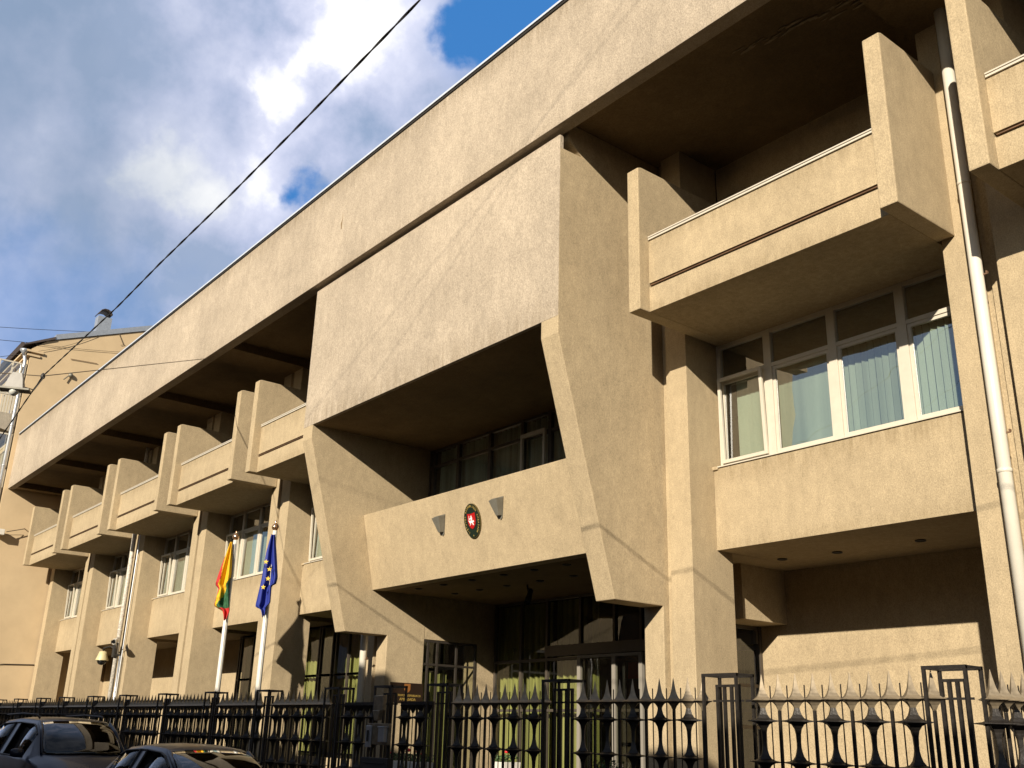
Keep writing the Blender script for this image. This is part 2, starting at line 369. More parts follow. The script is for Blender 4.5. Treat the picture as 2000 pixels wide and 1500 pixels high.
    # balcony (slab > fins, parapet, rails)
def balcony(i):
    Lx, Rx = (B[i]+g, B[i-1]-g) if i else (g, 6.-g)
    bm = bmn(); a, b = Lx+tf, Rx-tf
    prism(bm, [(Ypar, Zsb), (Ypar, 8.862), (-1.08, 8.862), (-1.08, 8.62), (1.0, 8.62), (1.0, Zsb)], 'X', a+.001, b-.001)
    s = obj('balcony', bm, M['panel'], EB, .006)
    for x0, x1, yb in ((Lx, a, .998), (b, Rx, -.004)):
        bm = bmn(); prism(bm, [(Yf, Zfb), (Yf, Zft-.03), (Yf+.08, Zft), (yb, Zft), (yb, Zfb)], 'X', x0, x1)
        obj('side_fin', bm, M['render'], s, .018)
    bm = bmn(); bx(bm, a+.001, b-.001, Ypar, -1.10, 8.93, 9.76); obj('parapet', bm, M['panel'], s, .006)
    bm = bmn(); bx(bm, a+.02, b-.004, Ypar-.02, -1.08, 9.762, 9.778); bx(bm, a+.02, b-.004, Ypar-.03, Ypar-.004, 9.735, 9.7615); bx(bm, a+.02, b-.004, Ypar-.035, Ypar-.008, 9.779, 9.80)
    obj('cap_rail', bm, M['white_frame'], s)
    bm = bmn(); bx(bm, a+.05, b-.05, Ypar-.035, -1.12, 8.864, 8.876); obj('drip_rail', bm, M['brownmetal'], s)
    bm = bmn(); bx(bm, a+.02, b-.02, -1.13, -1.112, 8.863, 8.929); obj('shadow_gap', bm, M['dark'], s)
for i, xr in ((1, -.69), (3, -15.86), (4, B[3]-.77), (5, B[4]-.77), (6, B[5]-.77), (7, B[6]-.77)):
    bay(i, xr); balcony(i)
    # balcony back wall with its dark glazing
    xl = B[i]+.43 if i != 1 else -5.5
    bm = bmn(); bx(bm, xl, xr, 1.06, 1.3, 8.62, 9.1); bx(bm, xl, xr, 1.06, 1.3, 11.5, 12.2); obj('upper_wall', bm, M['render'], EB)
    window(xl+.02, xr-.02, [xl+(xr-xl)*t for t in (.33, .67)], 9.1, 11.5, 10.9, 1.1, .07, 'grey_frame')
balcony(0)

# dark rooms behind the glass
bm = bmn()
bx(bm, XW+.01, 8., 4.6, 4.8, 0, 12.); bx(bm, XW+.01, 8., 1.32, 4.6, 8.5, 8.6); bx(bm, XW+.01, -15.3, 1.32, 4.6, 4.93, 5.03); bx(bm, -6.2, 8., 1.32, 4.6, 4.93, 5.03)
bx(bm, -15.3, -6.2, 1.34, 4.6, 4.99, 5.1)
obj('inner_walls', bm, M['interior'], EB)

# portal first-floor glazing
window(-14.8, -6.62, [-14.64, -13.585, -12.335, -11.133, -10.2, -9.1, -8.0], 6.0, Zo-.002, 7.88, .9, .06, 'grey_frame', mw=.10, blind=('drape2', [(-14.5, -6.8)]))
bm = bmn(); 
for r in ((-11.08, -11.02, 6.1, 7.84), (-10.32, -10.26, 6.1, 7.84), (-11.08, -10.26, 7.84, 7.93)): bx(bm, r[0], r[1], .80, .86, r[2], r[3])
obj('open_casement', bm, M['white_frame'], EB)
bm = bmn(); bx(bm, -14.8, -6.62, .92, 1.2, 4.99, 5.995); obj('upper_wall', bm, M['render'], EB)

# entrance glazing (front) and return (side)
window(-14.75, -6.62, [-13.71, -12.75, -11.60, -10.5, -9.7, -8.8, -7.7], TZ, 4.728, 3.32, 3.08, .06, 'grey_frame', mw=.07, glassm='glass_dk', extra=(2.2,),
       blind=('drape', [(-15.2, -12.82), (-12.7, -11.7), (-11.5, -11.2), (-8.7, -7.0)]), blindgap=.28)
bm = bmn()
bx(bm, -12.72, -6.63, 3.0, 3.05, 3.38, 3.62)                                   # lintel band over the doors
dr = obj('door_lintel', bm, M['grey_frame'], EB)
bm = bmn()
for x in (-11.52, -10.42, -9.62): bx(bm, x-.05, x+.05, 2.97, 3.05, TZ, 3.30)
bx(bm, -11.57, -9.57, 2.97, 3.05, 3.301, 3.36)
d = obj('entrance_door', bm, simple('grey_door_frame', (.22, .20, .17), .45), EB)
bm = bmn(); bx(bm, -11.46, -9.68, 3.0, 3.01, TZ+.1, 3.28); obj('pane', bm, M['glass_dk'], d)
bm = bmn(); bx(bm, -10.9, -9.2, 3.9, 3.94, 2.9, 3.25); obj('red_reflection_panel', bm, M['red'], EB)  # panel added to stand in for the reflection of a red awning
bm = bmn()
for y in (1.15, 1.42, 1.98, 2.55): bx(bm, -14.84, -14.79, y-.025, y+.025, TZ, 3.73)
for z in (3.17, 3.70): bx(bm, -14.84, -14.795, 1.05, 2.575, z-.025, z+.025)
sw = obj('side_window', bm, M['dark_frame'], EB)
bm = bmn(); bx(bm, -14.822, -14.816, 1.05, 2.57, TZ, 3.7); obj('pane', bm, M['glass_dk'], sw)
bm = bmn(); prev = None
for k in range(10):
    y = 1.1+.75*k/9; v = (bm.verts.new((-15.0+.03*math.sin(k*2.1), y, TZ)), bm.verts.new((-15.0+.03*math.sin(k*2.1), y, 3.0)))
    if prev: bm.faces.new((prev[0], v[0], v[1], prev[1]))
    prev = v
obj('curtain', bm, M['curtain'], sw)
bm = bmn(); bx(bm, -15.3, -14.812, 2.58, 3.3, TZ, 4.728); bx(bm, -15.2, -14.814, 1.04, 2.578, 3.74, 4.728); obj('entrance_wall', bm, M['render'], EB)

# ground floor of bay nearest: plain lit wall, boxed beam, side glazing
bm = bmn(); bx(bm, -6.70, -.3, 3.15, 3.4, 0, Zab-.002); obj('ground_wall', bm, M['render'], EB)
bm = bmn(); bx(bm, -6.69, -6.02, 1.89, 3.148, 3.70, Zab-.002); obj('boxed_beam', bm, M['render'], EB, .008)
bm = bmn()
for y in (1.06, 3.11): bx(bm, -6.72, -6.66, y-.03, y+.03, TZ, 3.70)
for z in (2.62, 3.66, 1.9): bx(bm, -6.71, -6.665, 1.09, 3.08, z-.03, z+.03)
sw = obj('side_window', bm, M['grey_frame'], EB)
bm = bmn(); bx(bm, -6.70, -6.695, 1.06, 3.1, TZ, 3.66); obj('pane', bm, M['glass_dk'], sw)
bm = bmn(); bx(bm, -6.75, -6.69, 1.04, 1.88, 3.70, 4.67); bx(bm, -6.69, -5.5, 1.04, 3.14, Zab, Zab+.2); bx(bm, -6.69, -5.53, 1.035, 1.05, 3.9, 4.67); obj('ground_wall', bm, M['render'], EB)
downlights([(-5.2, 2.0), (-4.13, 2.05), (-2.62, 2.02)], Zab)
# ground floor glazing left of the portal
for xl, xr in ((B[3]+.43, -15.3), (B[4]+.43, B[3]-.77)):
    n = int((xr-xl)/.95)
    window(xl-2.2, xr, [xr-.15-.95*k for k in range(1, n+3)], TZ, Zab-.002, 3.2, 2.6, .06, 'grey_frame', mw=.06, glassm='glass_dk', extra=(1.0,),
           blind=('drape', [(xl-2., xr-1.2)]), blindgap=.25)
    downlights([(xl+1.5, 1.9), (xl+3.0, 1.9)], Zab)
for xl, xr in ((B[5]-.5, B[4]-.77), (B[6]-.5, B[5]-.77), (B[7], B[6]-.77)):
    bm = bmn(); bx(bm, xl-1.5 if xl > -45 else xl, xr, 3.15, 3.4, 0, Zab-.002); obj('ground_wall', bm, M['render'], EB)

# drainpipes
def drain(x, y, mat, zs=(9.0, 4.9), z1=Zcb+.25, r=.083):
    bm = bmn(); tube(bm, [(x, y, .3), (x, y, z1)], r, 20)
    for z in zs: lathe(bm, [(r+.001, 0), (r+.008, .004), (r+.008, .05), (r+.001, .054)], (x, y, z), 20)
    d = obj('drainpipe', bm, mat, EB)
    bm = bmn()
    for z in (3.2, 5.4, 7.6):
        bx(bm, x+r*.7, x+r+.05, y+.0, y+.02, z, z+.02); bx(bm, x+r+.035, x+r+.05, y, y+.05, z+.021, z+.05)
    obj('pipe_bracket', bm, M['brownmetal'], d)
drain(-.17, -.2, M['pipe']); drain(-15.32, -.3, M['pipe'], z1=Zsb-.02); drain(-33.28, -.2, M['pipe_old'])
bm = bmn(); tube(bm, [(-33.05, -.12, .5), (-33.05, -.12, 4.0)], .04, 8); tube(bm, [(-32.95, -.1, .5), (-32.95, -.1, 9.5)], .02, 6)
obj('conduit', bm, M['zinc'], EB)

# ================================================================ mounted things
# oval emblem on the inclined parapet
uY = Vector((0, -.4889+.871, 4.727-6.422)).normalized()*-1      # up along the slope
uX = Vector((1, 0, 0)); uN = uX.cross(uY)                        # pointing to the street
if uN.y > 0: uN = -uN
EC = Vector((-10.653, -.713, 5.723))
def pl(a, b, h=0., c=EC): return c+uX*a+uY*b+uN*h
def flat(bm, pts, h0, h1, c=EC, mi=0):
    A = [bm.verts.new(pl(a, b, h0, c)) for a, b in pts]; Bv = [bm.verts.new(pl(a, b, h1, c)) for a, b in pts]; n = len(pts)
    fs = [bm.faces.new(A), bm.faces.new(Bv[::-1])]+[bm.faces.new((A[i], Bv[i], Bv[(i+1) % n], A[(i+1) % n])) for i in range(n)]
    for f in fs: f.material_index = mi
EM = thing('oval_emblem', 'dark oval plaque with red shield and white rider on the entrance parapet', 'emblem', (0, 0, 0))
ell = lambda rx, ry, n=48: [(rx*math.cos(2*PI*k/n), ry*math.sin(2*PI*k/n)) for k in range(n)]
bm = bmn(); flat(bm, ell(.268, .352), .0, .03); obj('rim', bm, M['oval_rim'], EM)
bm = bmn(); flat(bm, ell(.256, .34), .031, .036); obj('plate', bm, M['plaque'], EM)
bm = bmn(); flat(bm, [(-.125, .155), (0, .14), (.125, .155), (.125, -.02), (.10, -.09), (.05, -.14), (0, -.165), (-.05, -.14), (-.10, -.09), (-.125, -.02)], .037, .045); obj('shield', bm, M['shield_red'], EM)
bm = bmn()
for P in ([(-.09,-.05),(-.07,.0),(-.02,.01),(.05,.0),(.085,.01),(.10,-.04),(.07,-.03),(.05,-.04),(.075,-.10),(.055,-.115),(.02,-.05),(-.02,-.045),(-.045,-.09),(-.075,-.11),(-.05,-.05),(-.08,-.045)],
          [(-.02,.012),(.03,.012),(.04,.06),(.02,.09),(.025,.12),(-.005,.125),(-.01,.09),(-.025,.06)], [(-.03,.05),(-.09,.03),(-.1,.05),(-.03,.075)], [(-.09,.04),(-.1,.04),(-.085,.13),(-.078,.13)],
          [(-.07,.0),(-.105,.03),(-.115,.01),(-.09,-.03)]):
    flat(bm, [(a*.8, b*.85) for a, b in P], .046, .052)
obj('rider', bm, M['silver'], EM)
bm = bmn(); S = 'LIETUVOS RESPUBLIKOS AMBASADA'; n = len(S)
for k, ch in enumerate(S):
    if ch == ' ': continue
    a = math.radians(232-284*k/(n-1)); rx, ry = .212, .296
    p = (rx*math.cos(a), ry*math.sin(a)); tx, ty = rx*math.sin(a), -ry*math.cos(a); l = math.hypot(tx, ty); tx /= l; ty /= l
    textbm(bm, ch, .062, pl(p[0], p[1], .038), uX*tx+uY*ty, uX*(-ty)+uY*tx)
flat(bm, [((.018 if j % 2 == 0 else .008)*math.sin(j*PI/5), -.30+(.018 if j % 2 == 0 else .008)*math.cos(j*PI/5)) for j in range(10)], .037, .041)
obj('lettering', bm, M['gold'], EM)
# two wedge floodlights either side
for c, lab in ((Vector((-11.79, -.735, 5.79)), 'grey wedge wall lamp on the entrance parapet, left of the oval emblem'), (Vector((-9.80, -.75, 5.85)), 'grey wedge wall lamp on the entrance parapet, right of the oval emblem')):
    t = thing('wall_lamp', lab, 'wall lamp', (0, 0, 0), 'wall lamps beside the emblem')
    bm = bmn(); flat(bm, [(-.20, .19), (-.15, .20), (.22, .20), (.10, -.20), (.04, -.24)], .0, .012, c); obj('back_plate', bm, M['lampgrey'], t)
    bm = bmn()
    T = [pl(a, b, h, c) for a, b, h in ((-.08, .16, .013), (.22, .18, .013), (.10, -.16, .013), (-.00, -.16, .013), (-.06, .16, .17), (.20, .18, .17), (.09, -.15, .09), (.01, -.15, .09))]
    v = [bm.verts.new(p) for p in T]
    for f in ((0,1,2,3),(4,5,6,7),(0,1,5,4),(1,2,6,5),(2,3,7,6),(3,0,4,7)): bm.faces.new([v[i] for i in f])
    obj('lamp_housing', bm, M['lampgrey'], t, .006)
# name plaque on the side of the portal column
PQ = thing('name_plaque', 'dark brown plaque with gold crest and lettering beside the gate', 'plaque')
bm = bmn(); bx(bm, -14.808, -14.785, .16, 1.06, 2.28, 2.72); obj('plate', bm, M['plaqueb'], PQ, .006)
bm = bmn()
prism(bm, [(.535, 2.70), (.70, 2.70), (.70, 2.57), (.66, 2.52), (.617, 2.50), (.575, 2.52), (.535, 2.57)], 'X', -14.784, -14.779); obj('crest', bm, simple('dull_gold', (.35, .14, .04), .4, .4), PQ)
bm = bmn(); textbm(bm, 'LIETUVOS RESPUBLIKOS', .066, (-14.781, .64, 2.44), (0, 1, 0), (0, 0, 1)); obj('lettering', bm, M['gold'], PQ); bm = bmn(); textbm(bm, 'AMBASADA', .085, (-14.781, .64, 2.355), (0, 1, 0), (0, 0, 1))
obj('lettering', bm, M['gold'], PQ)
# camera under the entrance soffit
def bullet(label, c, aim, mat, s=1., bracket=None):
    t = thing('security_camera', label, 'security camera'); c = Vector(c); d = Vector(aim).normalized(); bm = bmn()
    tube(bm, [c-d*.16*s, c+d*.16*s], .05*s, 14); tube(bm, [c+d*.1*s+Vector((0, 0, .012)), c+d*.2*s+Vector((0, 0, .012))], [.06*s, .058*s], 14, cap=False); obj('camera_body', bm, M[mat], t)
    bm = bmn(); tube(bm, [c, Vector(bracket)], .018, 8); obj('bracket', bm, M[mat], t)
    bm = bmn(); tube(bm, [c+d*.161*s, c+d*.168*s], .04*s, 14); obj('lens', bm, M['black_glass'], t)
bullet('dark bullet camera hanging under the entrance soffit', (-11.2, 1.25, 4.47), (.5, -.6, -.75), 'dark', 1.2, (-11.4, 1.35, 4.725))
bullet('white bullet camera on the old drainpipe', (-32.45, -.55, 4.48), (.8, -.5, -.25), 'paint_white', 1.6, (-33.1, -.28, 4.25))
t = thing('dome_camera', 'cream domed camera hung beside the old drainpipe', 'security camera')
bm = bmn(); lathe(bm, [(.05, .34), (.13, .32), (.17, .18), (.23, .02), (.23, 0), (.19, .0)], (-34.05, -.45, 3.85), 20); obj('dome_shell', bm, M['cream'], t)
bm = bmn(); lathe(bm, [(.165, 0), (.16, -.06), (.12, -.12), (.05, -.155), (.01, -.16)], (-34.05, -.45, 3.85), 18); obj('dome_lens', bm, M['black_glass'], t)
bm = bmn(); tube(bm, [(-34.05, -.45, 4.18), (-34.05, -.45, 4.3), (-33.6, -.35, 4.35), (-33.33, -.25, 4.25)], .025, 8); bx(bm, -33.42, -33.1, -.32, -.1, 4.0, 4.06); bx(bm, -33.38, -33.15, -.34, -.28, 3.95, 4.5); obj('bracket', bm, M['dark'], t)

# ================================================================ flagpoles and flags
def pole(x, y, zt, label):
    t = thing('flagpole', label, 'flagpole', (x, y, 0), 'flagpoles behind the fence'); bm = bmn()
    tube(bm, [(0, 0, .0), (0, 0, zt-.16)], [.075, .05], 16); lathe(bm, [(.16, 0), (.16, .03), (.08, .05)], (0, 0, .0), 16); obj('pole', bm, M['paint_white'], t)
    bm = bmn(); lathe(bm, [(.02, -.02), (.06, 0), (.085, .05), (.085, .09), (.05, .14), (.018, .17), (.03, .19), (.006, .23)], (0, 0, zt-.14), 18); obj('finial', bm, M['goldball'], t)
    bm = bmn(); tube(bm, [(.06, -.02, 1.2), (.058, -.02, zt-.25)], .006, 5); obj('halyard', bm, M['paint_white'], t)
pole(-19.05, -2.15, 6.36, 'white flagpole flying the yellow green and red flag'); pole(-16.76, -2.15, 6.30, 'white flagpole flying the blue starred flag')
RX = Vector((.626, .779, 0)).normalized()
def cloth(name, label, px, py, levels, regions, mats, group):
    """levels: (z, left, right) extents along the cloth's hanging direction; folds run down it"""
    bm = bmn(); N = 30; rows = []; base = Vector((px, py, 0)); nrm = Vector((RX.y, -RX.x, 0))
    zs = [l[0] for l in levels]; K = 44
    def ext(z):
        for (za, la, ra), (zb, lb, rb) in zip(levels, levels[1:]):
            if za >= z >= zb:
                t = (za-z)/(za-zb); return la+(lb-la)*t, ra+(rb-ra)*t
        return levels[-1][1:]
    for k in range(K+1):
        z = zs[0]+(zs[-1]-zs[0])*k/K; l, r = ext(z); row = []
        for j in range(N+1):
            s = j/N; u = l+(r-l)*s; w = max(.02, r-l)
            dep = .16*w**.6*math.sin(s*PI*3.1+z*1.1)+.05*w*math.sin(s*PI*8+z*2.3)+.13
            zz = z+(.05*math.sin(s*9+1)*min(1, max(0, (k-K+5)/5)))
            row.append((bm.verts.new(base+RX*u+nrm*dep+Vector((0, 0, zz))), u, z))
        rows.append(row)
    for a, b in zip(rows, rows[1:]):
        for j in range(N):
            f = bm.faces.new((a[j][0], a[j+1][0], b[j+1][0], b[j][0])); f.smooth = True
            u = (a[j][1]+b[j+1][1])/2; z = (a[j][2]+b[j][2])/2; l, r = ext(z); f.material_index = regions((u-l)/max(.02, r-l), z, u)
    o = obj(name, bm, mats, None); o.modifiers.new('s', 'SOLIDIFY').thickness = .004
    tag(o, label, 'flag', group); return o
def reg(s, z, u):
    if z < 4.48 and s > .18: return 2
    if s < .0+max(0, .34-abs(z-5.2)*.42): return 2
    if s > 1.12-max(0, 5.35-z)*1.05 and z < 5.35: return 1
    return 0
cloth('limp_flag', 'limp yellow green and red flag hanging on the left flagpole', -19.05, -2.15,
      [(6.13, -.08, -.03), (5.8, -.16, .0), (5.3, -.30, .04), (5.05, -.36, .03), (4.95, -.26, .03), (4.52, -.34, .10), (4.40, -.10, .12), (4.2, -.03, .05)], reg, [M['fl_yellow'], M['fl_green'], M['fl_red']], 'limp flags on the two poles')
fb = cloth('limp_flag', 'limp dark blue flag with yellow stars hanging on the right flagpole', -16.76, -2.15,
      [(6.02, -.04, .04), (5.6, -.12, .12), (5.0, -.18, .22), (4.85, -.20, .20), (4.8, -.20, .10), (4.4, -.26, .12), (4.30, -.26, .02), (4.28, -.14, .02), (4.12, -.06, .00)], lambda s, z, u: 0, [M['fl_blue']], 'limp flags on the two poles')
bm = bmn(); nrm = Vector((RX.y, -RX.x, 0))
for u, z in ((-.06, 5.34), (.04, 5.17), (.03, 4.95), (-.06, 4.75)):
    c = Vector((-16.76, -2.15, z))+RX*u+nrm*.30
    v = []
    for j in range(10):
        r = .062 if j % 2 == 0 else .026
        v.append(bm.verts.new(c+RX*(r*math.sin(j*PI/5))+Vector((0, 0, r*math.cos(j*PI/5)))))
    bm.faces.new(v)
so = obj('star', bm, M['star'], fb); so.modifiers.new('s', 'SOLIDIFY').thickness = .006

# ================================================================ iron fence
FE = thing('iron_fence', 'black wrought iron fence with star shaped spikes along the pavement', 'fence')
SP = .2025; FY = -4.
def spike_mesh():
    bm = bmn(); h = SP/2
    prof = [(.016, -.10), (.026, -.082), (.044, -.05), (.072, -.024), (.108, -.008), (.143, .0), (.112, .012), (.076, .034), (.054, .064), (.037, .10), (.024, .15), (.013, .20), (.002, .25)]
    lathe(bm, prof, seg=4, smooth=False)
    me = bpy.data.meshes.new('spike'); bmesh.ops.recalc_face_normals(bm, faces=bm.faces[:]); bm.to_mesh(me); bm.free(); me.materials.append(M['iron_l']); return me
def chain_bm(bm, c=(0, 0, 0)):
    for z in (1.85, 1.47, 1.09, .71):
        lathe(bm, [(.027, -.19), (.031, -.12), (.044, -.07), (.074, -.032), (.12, -.012), (.20, -.0035), (.20, .0035), (.125, .012), (.08, .028), (.052, .06), (.037, .10), (.028, .14), (.026, .19)], (c[0], c[1], c[2]+z), 4, smooth=False)
SPK = spike_mesh()
bm = bmn(); chain_bm(bm); bmesh.ops.recalc_face_normals(bm, faces=bm.faces[:]); CHN = bpy.data.meshes.new('spindle'); bm.to_mesh(CHN); bm.free(); CHN.materials.append(M['iron'])
def fpanel(x0, x1, xs, spikes=True, ry=False, detail=True, zr=2.043):
    """x0..x1 rail extent, xs spike positions; ry: panel runs along Y at x=1.08"""
    T = (lambda a, b, z: (1.08+b, a, z)) if ry else (lambda a, b, z: (a, FY+b, z))
    def bar(bm, a, w, z0, z1):
        p, q = T(a-w, -w, z0), T(a+w, w, z1); bx(bm, min(p[0], q[0]), max(p[0], q[0]), min(p[1], q[1]), max(p[1], q[1]), z0, z1)
    bm = bmn()
    for z in (zr, .32):
        p, q = T(x0, -.014, 0), T(x1, .014, 0); bx(bm, min(p[0], q[0]), max(p[0], q[0]), min(p[1], q[1]), max(p[1], q[1]), z-.012, z+.012)
    for k, x in enumerate(xs):
        if k % 2: bar(bm, x, .013, .332, zr-.06)
        if k < len(xs)-1: bar(bm, (x+xs[k+1])/2, .0045, .2, zr-.0125); bar(bm, (x+xs[k+1])/2, .0045, zr+.0125, zr+.14)
    pn = obj('fence_panel', bm, M['iron'], FE)
    if detail:
        for k, x in enumerate(xs):
            if spikes:
                o = bpy.data.objects.new('spike', SPK); COL.objects.link(o); o.parent = pn; o.location = T(x, 0, zr); o.rotation_euler = (0, 0, 0)
            else:
                pass
            if k % 2 == 0:
                o = bpy.data.objects.new('spindle', CHN); COL.objects.link(o); o.parent = pn; o.location = T(x, 0, 0)
    return pn
def fpost(x, w=.44, y=FY, zt=2.31, corner=False):
    bm = bmn(); t = .028; h = w/2
    for yy in (-.13, .13):                          # front and back hoops
        bx(bm, x-h, x-h+t, y+yy-.014, y+yy+.014, 0, zt-.0005); bx(bm, x+h-t, x+h, y+yy-.014, y+yy+.014, 0, zt-.0005); bx(bm, x-h, x+h, y+yy-.016, y+yy+.016, zt-.03, zt)
    bx(bm, x-h+.001, x-h+t-.001, y-.113, y+.113, zt-.028, zt-.002); bx(bm, x+h-t+.001, x+h-.001, y-.113, y+.113, zt-.028, zt-.002)
    g2 = h-.09
    for xx in (-g2, -g2/3, g2/3, g2): bx(bm, x+xx-.015, x+xx+.015, y-.015, y+.015, 0, zt-.13)
    bx(bm, x-g2-.016, x+g2+.016, y-.016, y+.016, zt-.1295, zt-.105)
    bx(bm, x-h+.03, x+h-.03, y-.006, y+.006, 2.033, 2.053); bx(bm, x-h+.03, x+h-.03, y-.006, y+.006, .31, .33)
    return obj('fence_post', bm, M['iron'], FE)
def run(a, b):                                       # spike positions between two posts
    n = max(2, int(round((b-a)/SP))); n = n; st = (b-a)/n
    return [a+st*(k+.5) for k in range(n)]
posts = [-1.57, -4.14, -6.68, -9.70, -12.28, -14.70, -17.32, -19.92, -22.40, -24.97, -27.3, -29.9, -32.5, -35.1, -37.7, -40.3, -42.9]
CP = .88
fpost(CP, .40)
fpanel(-1.34, .69, [-1.13+SP*k-.01 for k in range(10)])
for a, b in zip(posts, posts[1:3]): fpanel(b+.25, a-.24, run(b+.25, a-.24))
fpanel(-12.03, -9.95, run(-12.03, -9.95)); fpanel(-14.45, -12.53, run(-14.45, -12.53)); fpanel(-17.08, -14.95, run(-17.08, -14.95)); fpanel(-19.68, -17.56, run(-19.68, -17.56)); fpanel(-22.15, -20.17, run(-22.15, -20.17))
for x in posts: fpost(x, .46 if x > -3 else .50)
# return towards the building
ys = [-3.74+.19*k for k in range(17)]
fpanel(-3.85, -.35, ys, ry=True)
# distant panels: rails, bars, spikes and spindles
far = bmn(); farc = bmn()
fz = list(zip(posts[8:], posts[9:]+[-45.3]))
sm = [(.012, -.085), (.06, -.022), (.143, 0), (.05, .045), (.017, .15), (.002, .24)]
for a, b in fz:
    xs = run(b+.25, a-.25); fpanel(b+.25, a-.25, xs, detail=False)
    for k, x in enumerate(xs):
        lathe(far, sm, (x, FY, 2.043), 4, smooth=False)
        if k % 2 == 0:
            for z in (1.85, 1.47, 1.09): lathe(farc, [(.024, -.19), (.06, -.03), (.195, -.003), (.195, .003), (.06, .03), (.022, .19)], (x, FY, z), 4, smooth=False)
o = obj('spike', far, M['iron_l'], FE); o['kind'] = 'stuff'; o = obj('spindle', farc, M['iron'], FE); o['kind'] = 'stuff'
# gate between the third post and the letterbox post, flat headed
bm = bmn()
def gate(x0, x1, n):
    bm = bmn(); bx(bm, x0, x1, FY-.02, FY+.02, 2.03, 2.075); bx(bm, x0, x1, FY-.02, FY+.02, .3, .34)
    for k in range(n*2+1):
        x = x0+(x1-x0)*k/(n*2); w = .016 if k in (0, n*2) else (.005 if k % 2 else .013); bx(bm, x-w+(.016 if k == 0 else 0), x+w-(.016 if k == n*2 else 0), FY-w, FY+w, .341, 2.029)
    gt = obj('gate', bm, M['iron'], FE)
    for k in range(1, n*2, 2):
        if (k//2) % 2 == 0:
            o = bpy.data.objects.new('spindle', CHN); COL.objects.link(o); o.parent = gt; o.location = (x0+(x1-x0)*k/(n*2), FY, 0)
    bm = bmn(); lathe(bm, [(.016, -.115), (.03, -.09), (.075, -.03), (.10, -.003), (.10, 0)], (0, 0, 0), 4, smooth=False)
    for k in range(1, n*2, 2): lathe(bm, [(.016, -.115), (.03, -.09), (.075, -.03), (.10, -.003), (.10, 0)], ((x0+(x1-x0)*k/(n*2)), FY, 2.028), 4, smooth=False)
    bmesh.ops.delete(bm, geom=[v for v in bm.verts if abs(v.co.x) < .5], context='VERTS'); obj('gate_boss', bm, M['iron'], gt)
gate(-7.78, -6.95, 4); gate(-9.45, -8.46, 5)
fpost(-8.12, .50)
IC = thing('gate_intercom', 'dark metal intercom and letterbox panel mounted on the gate post', 'intercom')
bm = bmn(); bx(bm, -8.42, -7.80, -4.19, -4.14, 1.46, 1.76); obj('panel', bm, M['iron_l'], IC, .006)
bm = bmn(); bx(bm, -8.40, -8.26, -4.22, -4.192, 1.42, 1.73); obj('handle_plate', bm, M['zinc'], IC, .006)
bm = bmn(); bx(bm, -8.35, -8.31, -4.235, -4.222, 1.50, 1.66); obj('handle_slot', bm, M['dark'], IC)
bm = bmn(); bx(bm, -7.98, -7.83, -4.26, -4.192, 1.5, 1.70); bx(bm, -8.0, -7.81, -4.27, -4.192, 1.701, 1.72); obj('keypad', bm, M['zinc'], IC, .005)
bm = bmn(); bx(bm, -8.46, -7.70, -4.24, -4.14, 1.0, 1.28); bx(bm, -8.4, -7.8, -4.25, -4.241, 1.20, 1.215); obj('letterbox', bm, M['dark'], IC, .008)
bm = bmn(); bx(bm, -8.26, -8.0, -4.2, -4.14, 1.95, 2.16); prism(bm, [(-8.23, 1.95), (-8.03, 1.95), (-8.09, 1.80), (-8.17, 1.80)], 'Y', -4.23, -4.15); obj('call_box', bm, M['iron_l'], IC, .01)
# planters
def planter(x, y, z, w, d, h, label, pet, n, dark=False):
    t = thing('planter', label, 'planter', (x, y, z)); bm = bmn()
    T = w/2; b = w/2*.8
    for s0, s1, zz0, zz1 in ((b, T, 0, h),):
        v = [bm.verts.new(p) for p in ((-b,-b*d/w,0),(b,-b*d/w,0),(b,b*d/w,0),(-b,b*d/w,0),(-T,-T*d/w,h),(T,-T*d/w,h),(T,T*d/w,h),(-T,T*d/w,h))]
        for f in ((0,3,2,1),(4,5,6,7),(0,1,5,4),(1,2,6,5),(2,3,7,6),(3,0,4,7)): bm.faces.new([v[i] for i in f])
    obj('tub', bm, M['paint_white'] if not dark else M['dark'], t, .008)
    bm = bmn(); bm2 = bmn()
    for k in range(n):
        a = random.uniform(-T, T); c_ = random.uniform(-T*d/w, T*d/w); zz = h+random.uniform(0, .13); r = random.uniform(.015, .035)
        nn = Vector((random.uniform(-1, 1), random.uniform(-1, 1), random.uniform(.2, 1))).normalized(); u = nn.orthogonal().normalized()*r; w_ = nn.cross(u.normalized())*r*.6
        c = Vector((a, c_, zz)); bm.faces.new([bm.verts.new(c+q) for q in (u, w_, -u, -w_)])
        if random.random() < .008: lathe(bm2, [(.005, -.01), (.03, 0), (.022, .02), (.004, .028)], (a, c_, h+.12+random.uniform(0, .06)), 7)
    lathe(bm2, [(.01, -.02), (.045, 0), (.035, .03), (.005, .05)], (0, 0, h+.19), 8)
    obj('foliage', bm, M['leaf'], t); obj('flower', bm2, M[pet], t)
planter(-12.15, 1.5, TZ, .44, .44, .66, 'white flower tub with red bloom before the green curtains', 'petal', 260)
planter(-12.1, -1., TZ, 1.25, .45, .66, 'long white trough of leafy plants behind the gate', 'petal', 700)
planter(-6.9, -.6, TZ, .4, .4, .72, 'dark pot of violet flowers by the right entrance column', 'petal_blue', 240, True)
# benches/ledge beams seen through the fence left of the portal
bm = bmn(); bx(bm, XW+.3, -15.4, 2.3, 2.55, TZ, .9); obj('plinth', bm, M['render'], EB)

